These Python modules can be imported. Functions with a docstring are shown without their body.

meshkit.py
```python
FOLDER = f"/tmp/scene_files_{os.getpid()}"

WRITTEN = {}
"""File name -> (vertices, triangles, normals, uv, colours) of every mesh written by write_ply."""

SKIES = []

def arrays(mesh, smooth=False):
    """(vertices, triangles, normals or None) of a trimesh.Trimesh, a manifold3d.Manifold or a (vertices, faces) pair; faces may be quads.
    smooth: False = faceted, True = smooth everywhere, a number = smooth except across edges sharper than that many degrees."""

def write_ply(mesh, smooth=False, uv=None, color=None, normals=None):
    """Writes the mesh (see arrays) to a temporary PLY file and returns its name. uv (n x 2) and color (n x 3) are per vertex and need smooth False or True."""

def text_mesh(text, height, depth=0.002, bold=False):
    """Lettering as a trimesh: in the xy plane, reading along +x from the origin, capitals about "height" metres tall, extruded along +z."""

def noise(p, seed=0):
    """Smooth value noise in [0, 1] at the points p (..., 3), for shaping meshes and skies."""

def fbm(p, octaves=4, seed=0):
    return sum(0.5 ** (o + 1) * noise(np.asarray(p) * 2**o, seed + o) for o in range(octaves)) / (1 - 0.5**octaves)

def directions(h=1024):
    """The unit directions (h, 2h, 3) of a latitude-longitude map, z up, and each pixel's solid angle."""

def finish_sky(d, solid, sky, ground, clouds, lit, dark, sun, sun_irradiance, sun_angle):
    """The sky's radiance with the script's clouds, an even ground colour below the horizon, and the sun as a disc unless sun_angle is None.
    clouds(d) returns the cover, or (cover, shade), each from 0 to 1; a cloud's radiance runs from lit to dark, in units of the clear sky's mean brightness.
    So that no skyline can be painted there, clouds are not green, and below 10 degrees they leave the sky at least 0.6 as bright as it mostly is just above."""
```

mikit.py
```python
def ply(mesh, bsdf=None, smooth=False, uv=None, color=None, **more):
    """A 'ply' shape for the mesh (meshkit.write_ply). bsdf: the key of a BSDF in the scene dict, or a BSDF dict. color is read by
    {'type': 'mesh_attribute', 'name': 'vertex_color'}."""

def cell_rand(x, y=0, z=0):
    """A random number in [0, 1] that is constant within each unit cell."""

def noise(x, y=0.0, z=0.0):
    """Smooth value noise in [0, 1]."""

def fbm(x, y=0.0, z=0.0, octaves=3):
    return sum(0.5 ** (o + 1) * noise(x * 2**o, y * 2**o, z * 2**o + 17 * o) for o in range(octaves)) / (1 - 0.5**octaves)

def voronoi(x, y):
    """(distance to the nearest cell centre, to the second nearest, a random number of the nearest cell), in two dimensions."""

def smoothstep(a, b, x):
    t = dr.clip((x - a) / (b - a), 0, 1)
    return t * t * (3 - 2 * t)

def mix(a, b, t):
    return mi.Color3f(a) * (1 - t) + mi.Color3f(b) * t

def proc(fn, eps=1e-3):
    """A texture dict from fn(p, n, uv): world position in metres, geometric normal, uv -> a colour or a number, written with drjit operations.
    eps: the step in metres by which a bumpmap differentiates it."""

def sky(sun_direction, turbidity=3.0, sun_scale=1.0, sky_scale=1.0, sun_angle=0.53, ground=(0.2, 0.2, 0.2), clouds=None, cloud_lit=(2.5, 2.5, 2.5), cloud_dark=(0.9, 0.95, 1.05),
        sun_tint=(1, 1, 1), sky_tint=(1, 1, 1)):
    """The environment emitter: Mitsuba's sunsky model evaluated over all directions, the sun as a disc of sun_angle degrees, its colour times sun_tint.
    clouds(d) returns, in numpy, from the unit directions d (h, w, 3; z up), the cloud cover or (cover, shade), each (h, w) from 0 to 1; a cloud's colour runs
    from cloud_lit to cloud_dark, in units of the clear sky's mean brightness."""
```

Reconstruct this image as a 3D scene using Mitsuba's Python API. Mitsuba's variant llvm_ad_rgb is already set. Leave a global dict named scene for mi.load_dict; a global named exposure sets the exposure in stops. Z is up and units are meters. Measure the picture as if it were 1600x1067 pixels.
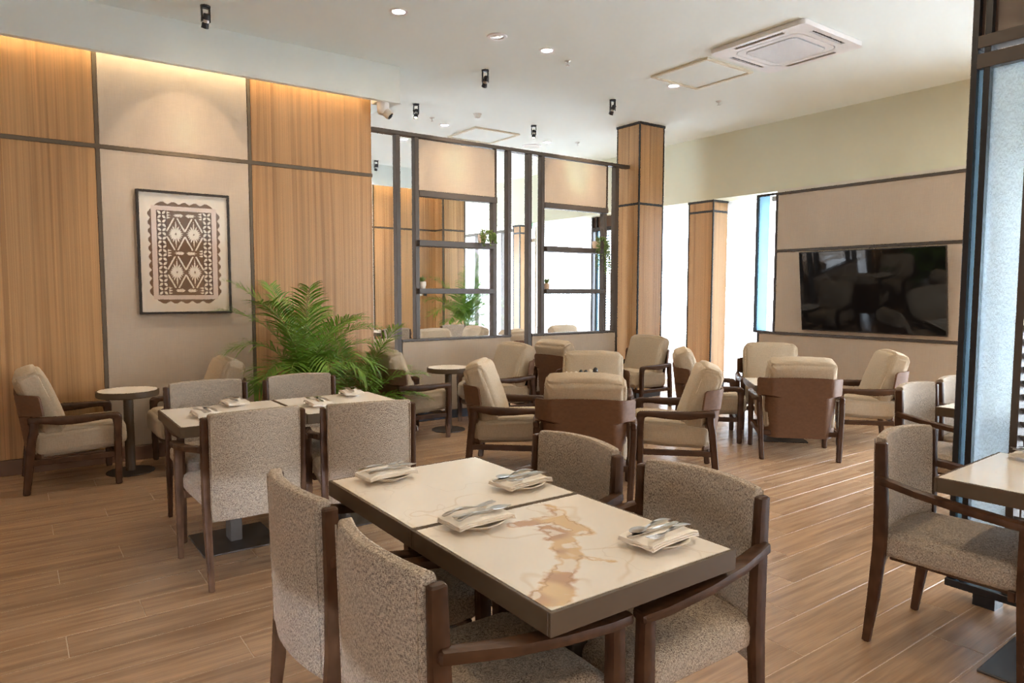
import math, random
import numpy as np, trimesh, drjit as dr, mitsuba as mi, mikit
from shapely.geometry import Polygon, Point, box as sbox
from shapely.ops import unary_union
from mikit import noise, fbm, cell_rand, smoothstep, mix, proc, ply
T = mi.ScalarTransform4f
rng = random.Random(7)
scene, labels = {}, {}

# ------------------------------------------------------------------ camera, sky, exposure
YAW, PITCH, ROLL, EYE = 0.9460, 0.0720, 0.0015, (0.0, 0.0, 1.45)
f_ = np.array([math.cos(YAW)*math.cos(PITCH), math.sin(YAW)*math.cos(PITCH), -math.sin(PITCH)])
r_ = np.array([math.sin(YAW), -math.cos(YAW), 0.0])
u_ = np.cross(r_, f_)
u_ = math.cos(ROLL)*u_ - math.sin(ROLL)*r_
scene['camera'] = {'type': 'perspective', 'fov': math.degrees(2*math.atan(800/1080)), 'fov_axis': 'x', 'near_clip': 0.05, 'far_clip': 200.0,
                   'to_world': T().look_at(origin=list(EYE), target=list(np.array(EYE)+f_), up=list(u_))}
exposure = 0.93
scene['sky'] = mikit.sky((-0.60, -0.80, 0.045), turbidity=3.0, sun_scale=1.0, sun_tint=(6.5, 24.0, 800.0), sky_scale=225.0, ground=(0.45, 0.45, 0.44),
                         clouds=lambda d: 0.9 + 0.0*d[..., 2], cloud_lit=(1.92, 2.26, 2.66), cloud_dark=(1.2, 1.25, 1.3))
DOWN, COVE, SPOT = 250.0, 14.0, 7.0
WARM = np.array([1.0, 0.77, 0.51])

# ------------------------------------------------------------------ materials
def rgb(*c): return {'type': 'rgb', 'value': list(c)}
def mat(name, col, rough=0.5, metallic=0.0, spec=0.5, two=True, bump=None, bscale=0.001, **kw):
    d = {'type': 'principled', 'base_color': proc(col) if callable(col) else rgb(*col), 'roughness': rough, 'specular': spec, **kw}
    if metallic: d['metallic'] = metallic
    if bump is not None: d = {'type': 'bumpmap', 'arbitrary': proc(bump, eps=0.0006), 'scale': bscale, 'bsdf': d}
    scene[name] = {'type': 'twosided', 'bsdf': d} if two else d
    return name

def oak(p, n, uv):
    u = p.x + p.y
    band = fbm(u*5.0, p.z*0.12, 3.0, 3)
    fine = fbm(u*130.0, p.z*0.6, 1.0, 3)
    fig = smoothstep(0.45, 0.8, fbm(u*30.0 + 1.6*noise(u*4, p.z*0.6), p.z*0.45, 5.0, 3))
    c = mix((0.345, 0.178, 0.070), (0.545, 0.325, 0.152), dr.clip(0.25 + 0.9*(band - 0.25), 0, 1))
    c = c * (0.72 + 0.50*fine)
    return mix(c, c * mi.Color3f(0.72, 0.64, 0.56), 0.75*fig)
def weave_panel(p, n, uv):
    u = p.x + p.y
    r = 0.94 + 0.06*noise(u*420, p.z*14) + 0.05*noise(u*25, p.z*420) - 0.04*fbm(u*9, p.z*2)
    return mi.Color3f(0.505, 0.425, 0.35) * r
PW, PL, PY0 = 0.2115, 1.2, 3.169
def plank_tex(p, n, uv):
    row = dr.floor((p.y - PY0)/PW)
    col = dr.floor((p.x - 0.124 - 0.302*row)/PL)
    k = cell_rand(row, col, 5)
    g = fbm(p.x*2.2 + 31*k, p.y*42 + 17*k, 2.0, 4)
    g2 = fbm(p.x*9 + 11*k, p.y*190 + 7*k, 4.0, 2)
    kn = smoothstep(0.55, 0.85, fbm(p.x*1.1 + 13*k, p.y*12 + 5*k + 0.8*noise(p.x*3, p.y*4), 8.0, 3))
    c = mix((0.245, 0.140, 0.078), (0.455, 0.295, 0.178), dr.clip(0.1 + 1.0*g, 0, 1))
    c = c * (0.86 + 0.22*g2) * (0.90 + 0.18*k)
    return mix(c, c*mi.Color3f(0.74, 0.68, 0.62), 0.7*kn)
def dark_wood(p, n, uv):
    g = fbm(p.x*22 + p.y*26, p.z*16, p.y*9, 3)
    return mix((0.026, 0.0110, 0.0048), (0.082, 0.036, 0.0165), dr.clip(g*1.25 - 0.1, 0, 1))
def tweed(p, n, uv):
    a = noise(p.x*430, p.y*430, p.z*190)
    b = noise(p.x*220 + 9, p.y*220, p.z*520)
    c = noise(p.x*700, p.y*700, p.z*500)
    t = dr.clip(0.5 + 0.85*(a - 0.5) + 0.6*(b - 0.5) + 0.6*(c - 0.5), 0, 1)
    return mix((0.115, 0.082, 0.058), (0.57, 0.475, 0.375), t)
def linen(p, n, uv):
    a = noise(p.x*260, p.y*260, p.z*40)
    b = noise(p.x*60, p.y*60, p.z*420)
    return mi.Color3f(0.43, 0.345, 0.25) * (0.84 + 0.17*a + 0.13*b)
def leather(p, n, uv):
    return mi.Color3f(0.135, 0.068, 0.037) * (0.85 + 0.3*fbm(p.x*60, p.y*60, p.z*60, 3))

mat('m_oak', oak, 0.42)
mat('m_panel', weave_panel, 0.85, spec=0.2)
mat('m_floor', plank_tex, 0.30, spec=0.5)
mat('m_grout', (0.50, 0.38, 0.28), 0.7)
mat('m_floor_far', plank_tex, 0.34)
mat('m_ceiling', (0.755, 0.815, 0.80), 0.9, spec=0.1)
mat('m_cream', (0.71, 0.715, 0.585), 0.85, spec=0.15)
mat('m_hatch', (0.66, 0.62, 0.50), 0.7)
mat('m_wall', (0.72, 0.69, 0.62), 0.85)
mat('m_bronze', (0.060, 0.046, 0.036), 0.45, spec=0.5)
mat('m_groove', (0.10, 0.072, 0.045), 0.5)
mat('m_base', (0.16, 0.085, 0.05), 0.45)
mat('m_black', (0.010, 0.010, 0.012), 0.4)
mat('m_wood', dark_wood, 0.36, spec=0.28)
mat('m_tweed', tweed, 0.95, spec=0.1, sheen=0.3)
mat('m_linen', linen, 0.92, spec=0.15, sheen=0.25)
mat('m_piping', (0.66, 0.56, 0.43), 0.9, spec=0.15)
mat('m_shell', leather, 0.45, spec=0.3)
mat('m_edge', (0.082, 0.053, 0.030), 0.42, spec=0.35)
mat('m_steelbase', (0.055, 0.043, 0.034), 0.42, metallic=0.3)
mat('m_china', (0.86, 0.84, 0.79), 0.15, clearcoat=0.6)
mat('m_napkin', (0.84, 0.80, 0.74), 0.9, spec=0.1)
scene['m_chrome'] = {'type': 'roughconductor', 'material': 'Cr', 'alpha': 0.10, 'distribution': 'ggx'}
scene['m_chrome'] = {'type': 'twosided', 'bsdf': {'type': 'principled', 'base_color': rgb(0.60, 0.59, 0.57), 'metallic': 1.0, 'roughness': 0.17}}
mat('m_white', (0.80, 0.81, 0.83), 0.4)
mat('m_plastic', (0.62, 0.60, 0.55), 0.45)
mat('m_slot', (0.035, 0.035, 0.04), 0.6)
mat('m_pot', (0.74, 0.72, 0.68), 0.6)
mat('m_potpink', (0.62, 0.47, 0.36), 0.7)
mat('m_soil', (0.05, 0.035, 0.022), 0.95)
mat('m_frameblk', (0.018, 0.015, 0.014), 0.35)
mat('m_print', (0.055, 0.020, 0.011), 0.7)
mat('m_print2', (0.105, 0.047, 0.022), 0.7)
mat('m_paper', (0.80, 0.755, 0.69), 0.8)
mat('m_paper2', (0.70, 0.61, 0.58), 0.8)
mat('m_ink', (0.82, 0.79, 0.74), 0.8)
mat('m_screen', (0.005, 0.005, 0.006), 0.012, spec=0.55)
mat('m_green_sign', (0.02, 0.45, 0.16), 0.4)
mat('m_stem', (0.16, 0.22, 0.05), 0.6)
def leaf(name, a, b):
    mat(name, lambda p, n, uv: mix(a, b, noise(p.x*16, p.y*16, p.z*11)), 0.45, spec=0.4)
leaf('m_leaf', (0.045, 0.125, 0.010), (0.175, 0.31, 0.035))
leaf('m_leaf_small', (0.06, 0.12, 0.02), (0.17, 0.23, 0.06))
scene['m_curtain'] = {'type': 'principledthin', 'base_color': rgb(0.88, 0.89, 0.90), 'roughness': 0.9, 'spec_trans': 0.0, 'diff_trans': 0.5, 'eta': 1.1}
scene['m_glass'] = {'type': 'thindielectric', 'int_ior': 1.5}
scene['m_blue_glass'] = {'type': 'principledthin', 'base_color': rgb(0.52, 0.70, 0.80), 'roughness': 0.4, 'spec_trans': 0.3, 'diff_trans': 1.2, 'eta': 1.3}
def frost(p, n, uv):
    s = noise(p.x*150, p.y*150, p.z*150); s2 = noise(p.x*330, p.y*330, p.z*330)
    return mi.Color3f(0.86, 0.95, 1.0) * dr.clip(0.62 + 0.55*s*s2 + 0.45*s2*s2, 0, 1)
scene['m_frosted'] = {'type': 'principledthin', 'base_color': proc(frost), 'roughness': 0.30, 'spec_trans': 0.75, 'diff_trans': 1.6, 'eta': 1.3}
mat('m_smoke', (0.075, 0.042, 0.028), 0.22, spec=0.6)

VEIN = {}
def marble(name, seed, gold=None):
    def fn(p, n, uv):
        x, y = p.x, p.y
        wx = x + 0.10*(fbm(x*4 + seed, y*4, 1.0, 4) - 0.5); wy = y + 0.10*(fbm(x*4, y*4 + seed, 7.0, 4) - 0.5)
        v1 = dr.abs(fbm(wx*2.1 + seed*3.1, wy*2.1 + seed, 3.0, 4) - 0.5)
        v2 = dr.abs(fbm(wx*4.3 + seed, wy*3.4 - seed*2.0, 5.0, 4) - 0.5)
        m1 = smoothstep(0.012, 0.0, v1) * smoothstep(0.40, 0.62, noise(x*3 + seed, y*3)); m2 = smoothstep(0.008, 0.0, v2)*smoothstep(0.45, 0.7, noise(x*4, y*4 + seed))
        c = mi.Color3f(0.76, 0.715, 0.655) * (0.97 + 0.05*fbm(x*6, y*6, seed))
        c = mix(c, (0.55, 0.43, 0.29), 0.34*m1); c = mix(c, (0.50, 0.43, 0.36), 0.25*m2)
        if gold:
            d = mi.Float(9.0)
            for (ax, ay, ar), (bx, by, br) in gold:
                ex, ey = bx - ax, by - ay; L2 = ex*ex + ey*ey
                t = dr.clip(((wx - ax)*ex + (wy - ay)*ey)/L2, 0, 1)
                d = dr.minimum(d, dr.sqrt(dr.square(wx - ax - t*ex) + dr.square(wy - ay - t*ey)) - (ar + (br - ar)*t))
            rag = 0.030*(fbm(x*26, y*26, 2.0, 3) - 0.5) + 0.016*(fbm(x*70, y*70, 4.0, 2) - 0.5)
            d = d + rag
            hole = smoothstep(0.58, 0.66, fbm(x*17 + 2, y*17 + 5, 9.0, 2))*smoothstep(-0.004, -0.02, d)
            g = smoothstep(0.006, -0.012, d) * (1 - 0.75*hole)
            tone = mix((0.58, 0.385, 0.17), (0.42, 0.205, 0.085), smoothstep(0.42, 0.62, fbm(x*9, y*9, 6.0, 2)))
            c = mix(c, tone, 0.86*g)
            c = mix(c, (0.36, 0.20, 0.10), 0.5*smoothstep(0.006, 0.0, dr.abs(d + 0.012))*smoothstep(0.45, 0.6, noise(x*22, y*22)))
        return c
    return mat(name, fn, 0.19, spec=0.45)

# ------------------------------------------------------------------ mesh helpers
CAT = trimesh.util.concatenate
def cbox(x0, x1, y0, y1, z0, z1, c=0.0):
    if c <= 0:
        m = trimesh.creation.box((x1-x0, y1-y0, z1-z0)); m.apply_translation(((x0+x1)/2, (y0+y1)/2, (z0+z1)/2)); return m
    c = min(c, (x1-x0)/2.05, (y1-y0)/2.05, (z1-z0)/2.05)
    pts = []
    for sx in (0, 1):
        for sy in (0, 1):
            for sz in (0, 1):
                X, Y, Z = (x0, x1)[sx], (y0, y1)[sy], (z0, z1)[sz]
                dx, dy, dz = c*(1-2*sx), c*(1-2*sy), c*(1-2*sz)
                pts += [(X, Y+dy, Z+dz), (X+dx, Y, Z+dz), (X+dx, Y+dy, Z)]
    return trimesh.convex.convex_hull(np.array(pts))
def sweep(path, hw, hh, n=14, e=4.0, side=(0, 1, 0), cap=0.35):
    """closed tube along path; superellipse sections hw (along side) by hh (across), rounded ends"""
    P = np.asarray(path, float); k = len(P)
    hw = np.broadcast_to(np.asarray(hw, float), (k,)).copy(); hh = np.broadcast_to(np.asarray(hh, float), (k,)).copy()
    tan = np.gradient(P, axis=0); tan /= np.linalg.norm(tan, axis=1, keepdims=True)
    if cap:
        e0, e1 = P[0], P[-1]
        c0, c1 = min(hw[0], hh[0])*cap, min(hw[-1], hh[-1])*cap
        P = np.vstack([e0, e0 + tan[0]*c0, P[1:-1], e1 - tan[-1]*c1, e1])
        tan = np.vstack([tan[0], tan[0], tan[1:-1], tan[-1], tan[-1]])
        hw = np.r_[hw[0]-c0, hw[0], hw[1:-1], hw[-1], hw[-1]-c1]; hh = np.r_[hh[0]-c0, hh[0], hh[1:-1], hh[-1], hh[-1]-c1]
    S = np.asarray(side, float)
    a = np.linspace(0, 2*np.pi, n, endpoint=False) + np.pi/n
    ca, sa = np.cos(a), np.sin(a)
    rr = (np.abs(ca)**e + np.abs(sa)**e)**(-1/e)
    V = []
    for p, t, w, h in zip(P, tan, hw, hh):
        s = S - t*np.dot(S, t); s /= np.linalg.norm(s); b = np.cross(t, s)
        V.append(p + np.outer(ca*rr*w, s) + np.outer(sa*rr*h, b))
    m = len(V); V = np.vstack(V); F = []
    for i in range(m-1):
        for j in range(n):
            q, w_ = i*n+j, i*n+(j+1) % n
            F += [(q, w_, w_+n), (q, w_+n, q+n)]
    V = np.vstack([V, P[0], P[-1]]); c0, c1 = len(V)-2, len(V)-1
    for j in range(n):
        F += [(c0, (j+1) % n, j), (c1, (m-1)*n+j, (m-1)*n+(j+1) % n)]
    return trimesh.Trimesh(V, np.array(F), process=False)
def lathe(prof, n=40):
    return trimesh.creation.revolve(np.array(prof, float), sections=n)
def prism(poly, z0, z1):
    polys = poly.geoms if hasattr(poly, 'geoms') else [poly]
    ms = []
    for q in polys:
        m = trimesh.creation.extrude_polygon(q, z1-z0); m.apply_translation((0, 0, z0)); ms.append(m)
    return CAT(ms)
def xform(m, M):
    m = m.copy(); m.apply_transform(M); return m
def rot(ax, deg): return trimesh.transformations.rotation_matrix(math.radians(deg), ax)
def cushion(sx, sy, sz, r=0.05, puff=0.02, wrinkle=0.004, seed=0, sub=5):
    """a plump box cushion of full size sx, sy, sz about the origin, edges rounded to r"""
    m = trimesh.creation.box((2, 2, 2))
    for _ in range(sub): m = m.subdivide()
    v = np.array(m.vertices)
    half = np.array([sx, sy, sz])/2
    q = np.sign(v)*(1 - (1 - np.abs(v))**1.5)*half          # more points near the edges
    rr = np.minimum(r, half*0.92)
    c = np.clip(q, -(half - rr), half - rr)
    d = (q - c)/rr
    L = np.linalg.norm(d, axis=1, keepdims=True); n = d/np.maximum(L, 1e-9)
    out = c + n*rr
    g = np.clip(1 - np.abs(v)**2.4, 0, 1)
    for a, (b1, b2), k in ((0, (1, 2), 1.0), (2, (0, 1), 0.8), (1, (0, 2), 0.45)):
        out[:, a] += np.sign(v[:, a])*puff*k*g[:, b1]*g[:, b2]*np.abs(v[:, a])**3
    if wrinkle:
        rs = np.random.RandomState(seed)
        w = np.zeros(len(out))
        for _ in range(16):
            k = rs.randn(3)*np.array([16, 22, 12]); w += np.sin(out@k + rs.rand()*6.28)*rs.rand()
        edge = np.sort(np.abs(v), axis=1)[:, 1]**4
        out += n*(wrinkle*0.3*w*(0.25 + edge))[:, None]
        # gathered creases running in from the corners
        for sy_ in (-1, 1):
            for sz_ in (-1, 1):
                u1, u2 = half[1] - sy_*out[:, 1], half[2] - sz_*out[:, 2]
                dist = np.hypot(u1, u2); ang = np.arctan2(u2, u1)
                out += n*(wrinkle*0.9*np.exp(-(dist/0.09)**2)*np.sin(9*ang + rs.rand()*6))[:, None]
    return trimesh.Trimesh(out, m.faces, process=False)

# ------------------------------------------------------------------ naming helpers
used = {}
def numbered(name):
    k = used.get(name, -1) + 1; used[name] = k
    return name if k == 0 else f'{name}_{k:03d}'
def part(parent, name, shape, M=None, label=None):
    key = numbered(f'{parent}__{name}')
    d = dict(shape)
    if M is not None: d['to_world'] = M
    scene[key] = d
    if label: labels[key] = {'label': label}
    return key
def thing(name, label=None, cat=None, group=None, kind=None):
    key = numbered(name)
    labels[key] = {}
    if label: labels[key]['label'] = label
    if cat: labels[key]['category'] = cat
    if group: labels[key]['group'] = group
    if kind: labels[key]['kind'] = kind
    return key
def struct(name, shape=None):
    key = numbered(name); labels[key] = {'kind': 'structure'}
    if shape is not None: scene[key] = shape
    return key
def at(x, y, z=0.0, deg=0.0): return T().translate([x, y, z]).rotate([0, 0, 1], deg)
def glow(mesh, col, smooth=False):
    return {**ply(mesh, 'm_white', smooth), 'emitter': {'type': 'area', 'radiance': rgb(*col)}}

# ================================================================== STRUCTURE
H = 3.70
floor = struct('floor', ply(cbox(-3.2, 8.9, -4.2, 15.0, -0.08, -0.0012), 'm_grout'))
# planks: rows along X
j = 0.0022
def plank_mesh(x0, x1, y0, y1):
    return cbox(x0 + j, x1 - j, y0 + j, y1 - j, -0.02, 0.0, 0.0012)
rows = range(int(math.floor((0.3 - PY0)/PW)), int(math.ceil((6.78 - PY0)/PW)))
pl_cache = {}
n_pl = 0
hidden = []
for r in rows:
    y0 = PY0 + r*PW; y1 = y0 + PW
    off = 0.124 + 0.302*r
    c0 = int(math.floor((-0.9 - off)/PL)); c1 = int(math.ceil((8.3 - off)/PL))
    for c in range(c0, c1):
        x0, x1 = max(off + c*PL, -0.9), min(off + (c+1)*PL, 8.28)
        if x1 - x0 < 0.05: continue
        # keep those the camera can look at
        d = np.array([(x0+x1)/2, (y0+y1)/2, -1.45]); q = d@f_
        px = abs(d@r_)/max(q, 1e-3); py = -(d@u_)/max(q, 1e-3)
        if q > 0.3 and px < 0.74 + 0.62/q and py < 0.50 + 0.35/q:
            part(floor, 'plank', ply(plank_mesh(x0, x1, y0, min(y1, 6.78)), 'm_floor')); n_pl += 1
        else: hidden.append((x0, x1, y0, y1))
far = []
for r in range(int(math.ceil((6.78 - PY0)/PW)), int((14.8 - PY0)/PW)):
    y0 = PY0 + r*PW; off = 0.124 + 0.302*r
    for c in range(int(math.floor((-0.9-off)/PL)), int(math.ceil((8.3-off)/PL))):
        far.append((off+c*PL, off+(c+1)*PL, y0, y0+PW))
for r in range(int((-4.1 - PY0)/PW), rows[0]):
    y0 = PY0 + r*PW; off = 0.124 + 0.302*r
    for c in range(int(math.floor((-3.1-off)/PL)), int(math.ceil((8.3-off)/PL))):
        far.append((off+c*PL, off+(c+1)*PL, y0, y0+PW))
def flat_plank(b):
    return cbox(b[0]+j, b[1]-j, b[2]+j, b[3]-j, -0.02, -0.0005)
k = part(floor, 'outer_planks', ply(CAT([flat_plank(b) for b in hidden + far]), 'm_floor_far')); labels[k] = {'kind': 'stuff', 'label': 'wood-look floor planks beyond the lattice screen'}

ceiling = struct('ceiling', ply(cbox(-3.2, 8.9, -4.2, 15.0, H, H + 0.1), 'm_ceiling'))
# --- left wall with panels
WY = 6.65
wl = struct('wall_left', ply(cbox(-3.2, 3.02, WY + 0.012, WY + 0.13, 0, H), 'm_groove'))
def panel(parent, mname, x0, x1, z0, z1, y=WY, t=0.016):
    part(parent, 'panel', ply(cbox(x0, x1, y, y + t, z0, z1, 0.002), mname))
cols_ = [(-3.2, -0.63, 'm_panel'), (-0.60, 0.595, 'm_oak'), (0.627, 1.805, 'm_panel'), (1.838, 3.025, 'm_oak')]
for x0, x1, m_ in cols_:
    panel(wl, m_, x0, x1, 0.125, 2.615); panel(wl, m_, x0, x1, 2.650, H)
for x in (-0.615, 0.611, 1.8215):
    part(wl, 'trim', ply(cbox(x - 0.014, x + 0.014, WY - 0.003, WY + 0.012, 0.125, H), 'm_groove'))
part(wl, 'trim', ply(cbox(-3.2, 3.033, WY - 0.004, WY + 0.012, 2.616, 2.649), 'm_groove'))
struct('baseboard_left', ply(cbox(-3.2, 3.025, WY - 0.012, WY, 0.0, 0.122, 0.003), 'm_base'))
# soffit valance with the cove gap behind it
val = CAT([cbox(-3.2, 3.25, 6.44, 6.50, 3.34, H), cbox(3.19, 3.25, 6.50, 7.35, 3.34, H), cbox(3.03, 3.19, 6.50, 6.64, 3.34, 3.38)])
soffit = part(wl, 'soffit', ply(val, 'm_ceiling'), label='off-white soffit valance above the panels')
part(soffit, 'cove_lamp', glow(cbox(-3.15, 2.98, 6.515, 6.54, 3.50, 3.515), COVE*np.array([1.0, 0.76, 0.46])))
# --- unseen sides of the room behind the camera (close the space)
wb = struct('wall_back', ply(CAT([cbox(-3.3, -3.2, -4.2, -3.9, 0, H), cbox(-3.3, -3.2, -1.0, 7.6, 0, H), cbox(-3.3, -3.2, -3.9, -1.0, 2.5, H), cbox(-3.3, -3.2, 7.6, 11.4, 2.79, H), cbox(-3.3, -3.2, 11.4, 15.0, 0, H)]), 'm_wall'))
part(wb, 'panel', ply(cbox(-3.2, -3.18, -0.9, 6.4, 0.12, 2.6, 0.004), 'm_oak'))
wf = struct('wall_front', ply(cbox(-3.2, 8.9, -4.3, -4.2, 0, H), 'm_wall'))
part(wf, 'panel', ply(cbox(-3.0, 8.2, -4.2, -4.185, 0.12, 2.6, 0.004), 'm_oak'))
w4 = struct('window_4')
part(w4, 'pane', ply(cbox(-3.26, -3.25, -3.9, -1.0, 0, 2.5), 'm_glass'))
part(w4, 'frame', ply(CAT([cbox(-3.28, -3.20, y, y + 0.05, 0, 2.5) for y in (-3.9, -1.05)]), 'm_bronze'))
part(w4, 'roller_blind', ply(cbox(-3.235, -3.23, -3.86, -1.04, 0.86, 2.5), 'm_wall'))
w8 = struct('window_8')
part(w8, 'pane', ply(cbox(-3.26, -3.25, 7.6, 11.4, 0, 2.79), 'm_glass'))
part(w8, 'frame', ply(CAT([cbox(-3.28, -3.20, y, y + 0.05, 0, 2.79) for y in (7.6, 8.9, 10.1, 11.35)]), 'm_bronze'))
# --- window wall (right): bulkhead, TV wall
BX = 8.30
wr = struct('wall_right', ply(cbox(BX, 8.9, -4.2, 15.0, 2.79, H), 'm_cream'))
# wall with panels behind the television
TX = 8.20
tvw = part(wr, 'panelled_bay', ply(cbox(TX + 0.02, 8.9, 2.62, 5.43, 0, 2.79), 'm_wall'))
for z0, z1, y1 in ((0.10, 0.890, 5.64), (0.925, 1.970, 5.40), (2.005, 2.715, 5.42)):
    part(tvw, 'panel', ply(cbox(TX - 0.002, TX + 0.020, 2.62, y1, z0, z1, 0.002), 'm_panel'))
for z, y1 in ((0.907, 5.66), (1.987, 5.42), (2.732, 5.42)):
    part(tvw, 'trim', ply(cbox(TX - 0.012, TX + 0.02, 2.62, y1, z - 0.016, z + 0.016), 'm_bronze'))
part(tvw, 'trim', ply(cbox(TX - 0.006, TX + 0.03, 5.402, 5.432, 0.925, 2.748), 'm_frameblk'))
part(tvw, 'trim', ply(cbox(TX - 0.008, TX + 0.02, 5.64, 5.665, 0.0, 0.90), 'm_frameblk'))
part(tvw, 'low_wall', ply(cbox(TX + 0.02, 8.86, 5.43, 5.64, 0, 0.90), 'm_wall'))
struct('baseboard_right', ply(cbox(TX - 0.016, TX - 0.002, 2.62, 5.62, 0.0, 0.095, 0.003), 'm_bronze'))
# facade windows, all in the glazing line X = 8.8
def window(key_name, y0, y1, mull, z0=0.0, z1=2.79, pane='m_glass', fr='m_bronze', X=8.80):
    w = struct(key_name)
    ys = [y0] + list(mull) + [y1]
    fm = [cbox(X-0.04, X+0.04, y-0.03, y+0.03, z0, z1) for y in ys] + [cbox(X-0.04, X+0.04, y0, y1, z, z+0.06) for z in (z0, z1-0.06)]
    part(w, 'frame', ply(CAT(fm), fr))
    for a, b in zip(ys, ys[1:]):
        part(w, 'pane', ply(cbox(X-0.004, X+0.004, a+0.03, b-0.03, z0+0.06, z1-0.06), pane))
    return w
window('window_1', 5.66, 8.58, [6.60])
w2 = struct('window_2')
part(w2, 'frame', ply(CAT([cbox(8.26, 8.34, 5.745, 5.77, 0.90, 2.76), cbox(8.26, 8.34, 5.43, 5.745, 0.90, 0.925), cbox(8.26, 8.34, 5.43, 5.745, 2.735, 2.76)]), 'm_frameblk'))
part(w2, 'pane', ply(cbox(8.295, 8.303, 5.595, 5.745, 0.925, 2.735), 'm_blue_glass'), label='narrow blue-grey glass strip')
part(w2, 'pane', ply(cbox(8.295, 8.303, 5.43, 5.592, 0.925, 2.735), 'm_glass'))
curl = []
rs = np.random.RandomState(4)
for zc, sc in ((2.05, 0.03), (1.88, 0.028), (1.62, 0.03), (1.52, 0.03), (1.38, 0.032), (1.28, 0.03), (1.12, 0.035), (1.03, 0.033)):
    a = np.linspace(0, 5.0, 16) + rs.rand()*6
    pts = np.stack([np.full(16, 8.290), 5.545 + sc*np.cos(a)*np.linspace(0.4, 1.2, 16), zc + 1.7*sc*np.sin(a)*np.linspace(0.4, 1.2, 16)], 1)
    curl.append(sweep(pts, 0.004, 0.003, n=6, e=2, side=(1, 0, 0), cap=0))
part(w2, 'curl_ornament', ply(CAT(curl), 'm_slot'), label='thin dark curling ornament on the clear strip')
# right-hand windows (beyond the divider) without curtains
window('window_3', -4.1, 2.55, [-2.4, -0.8, 0.9])
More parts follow.
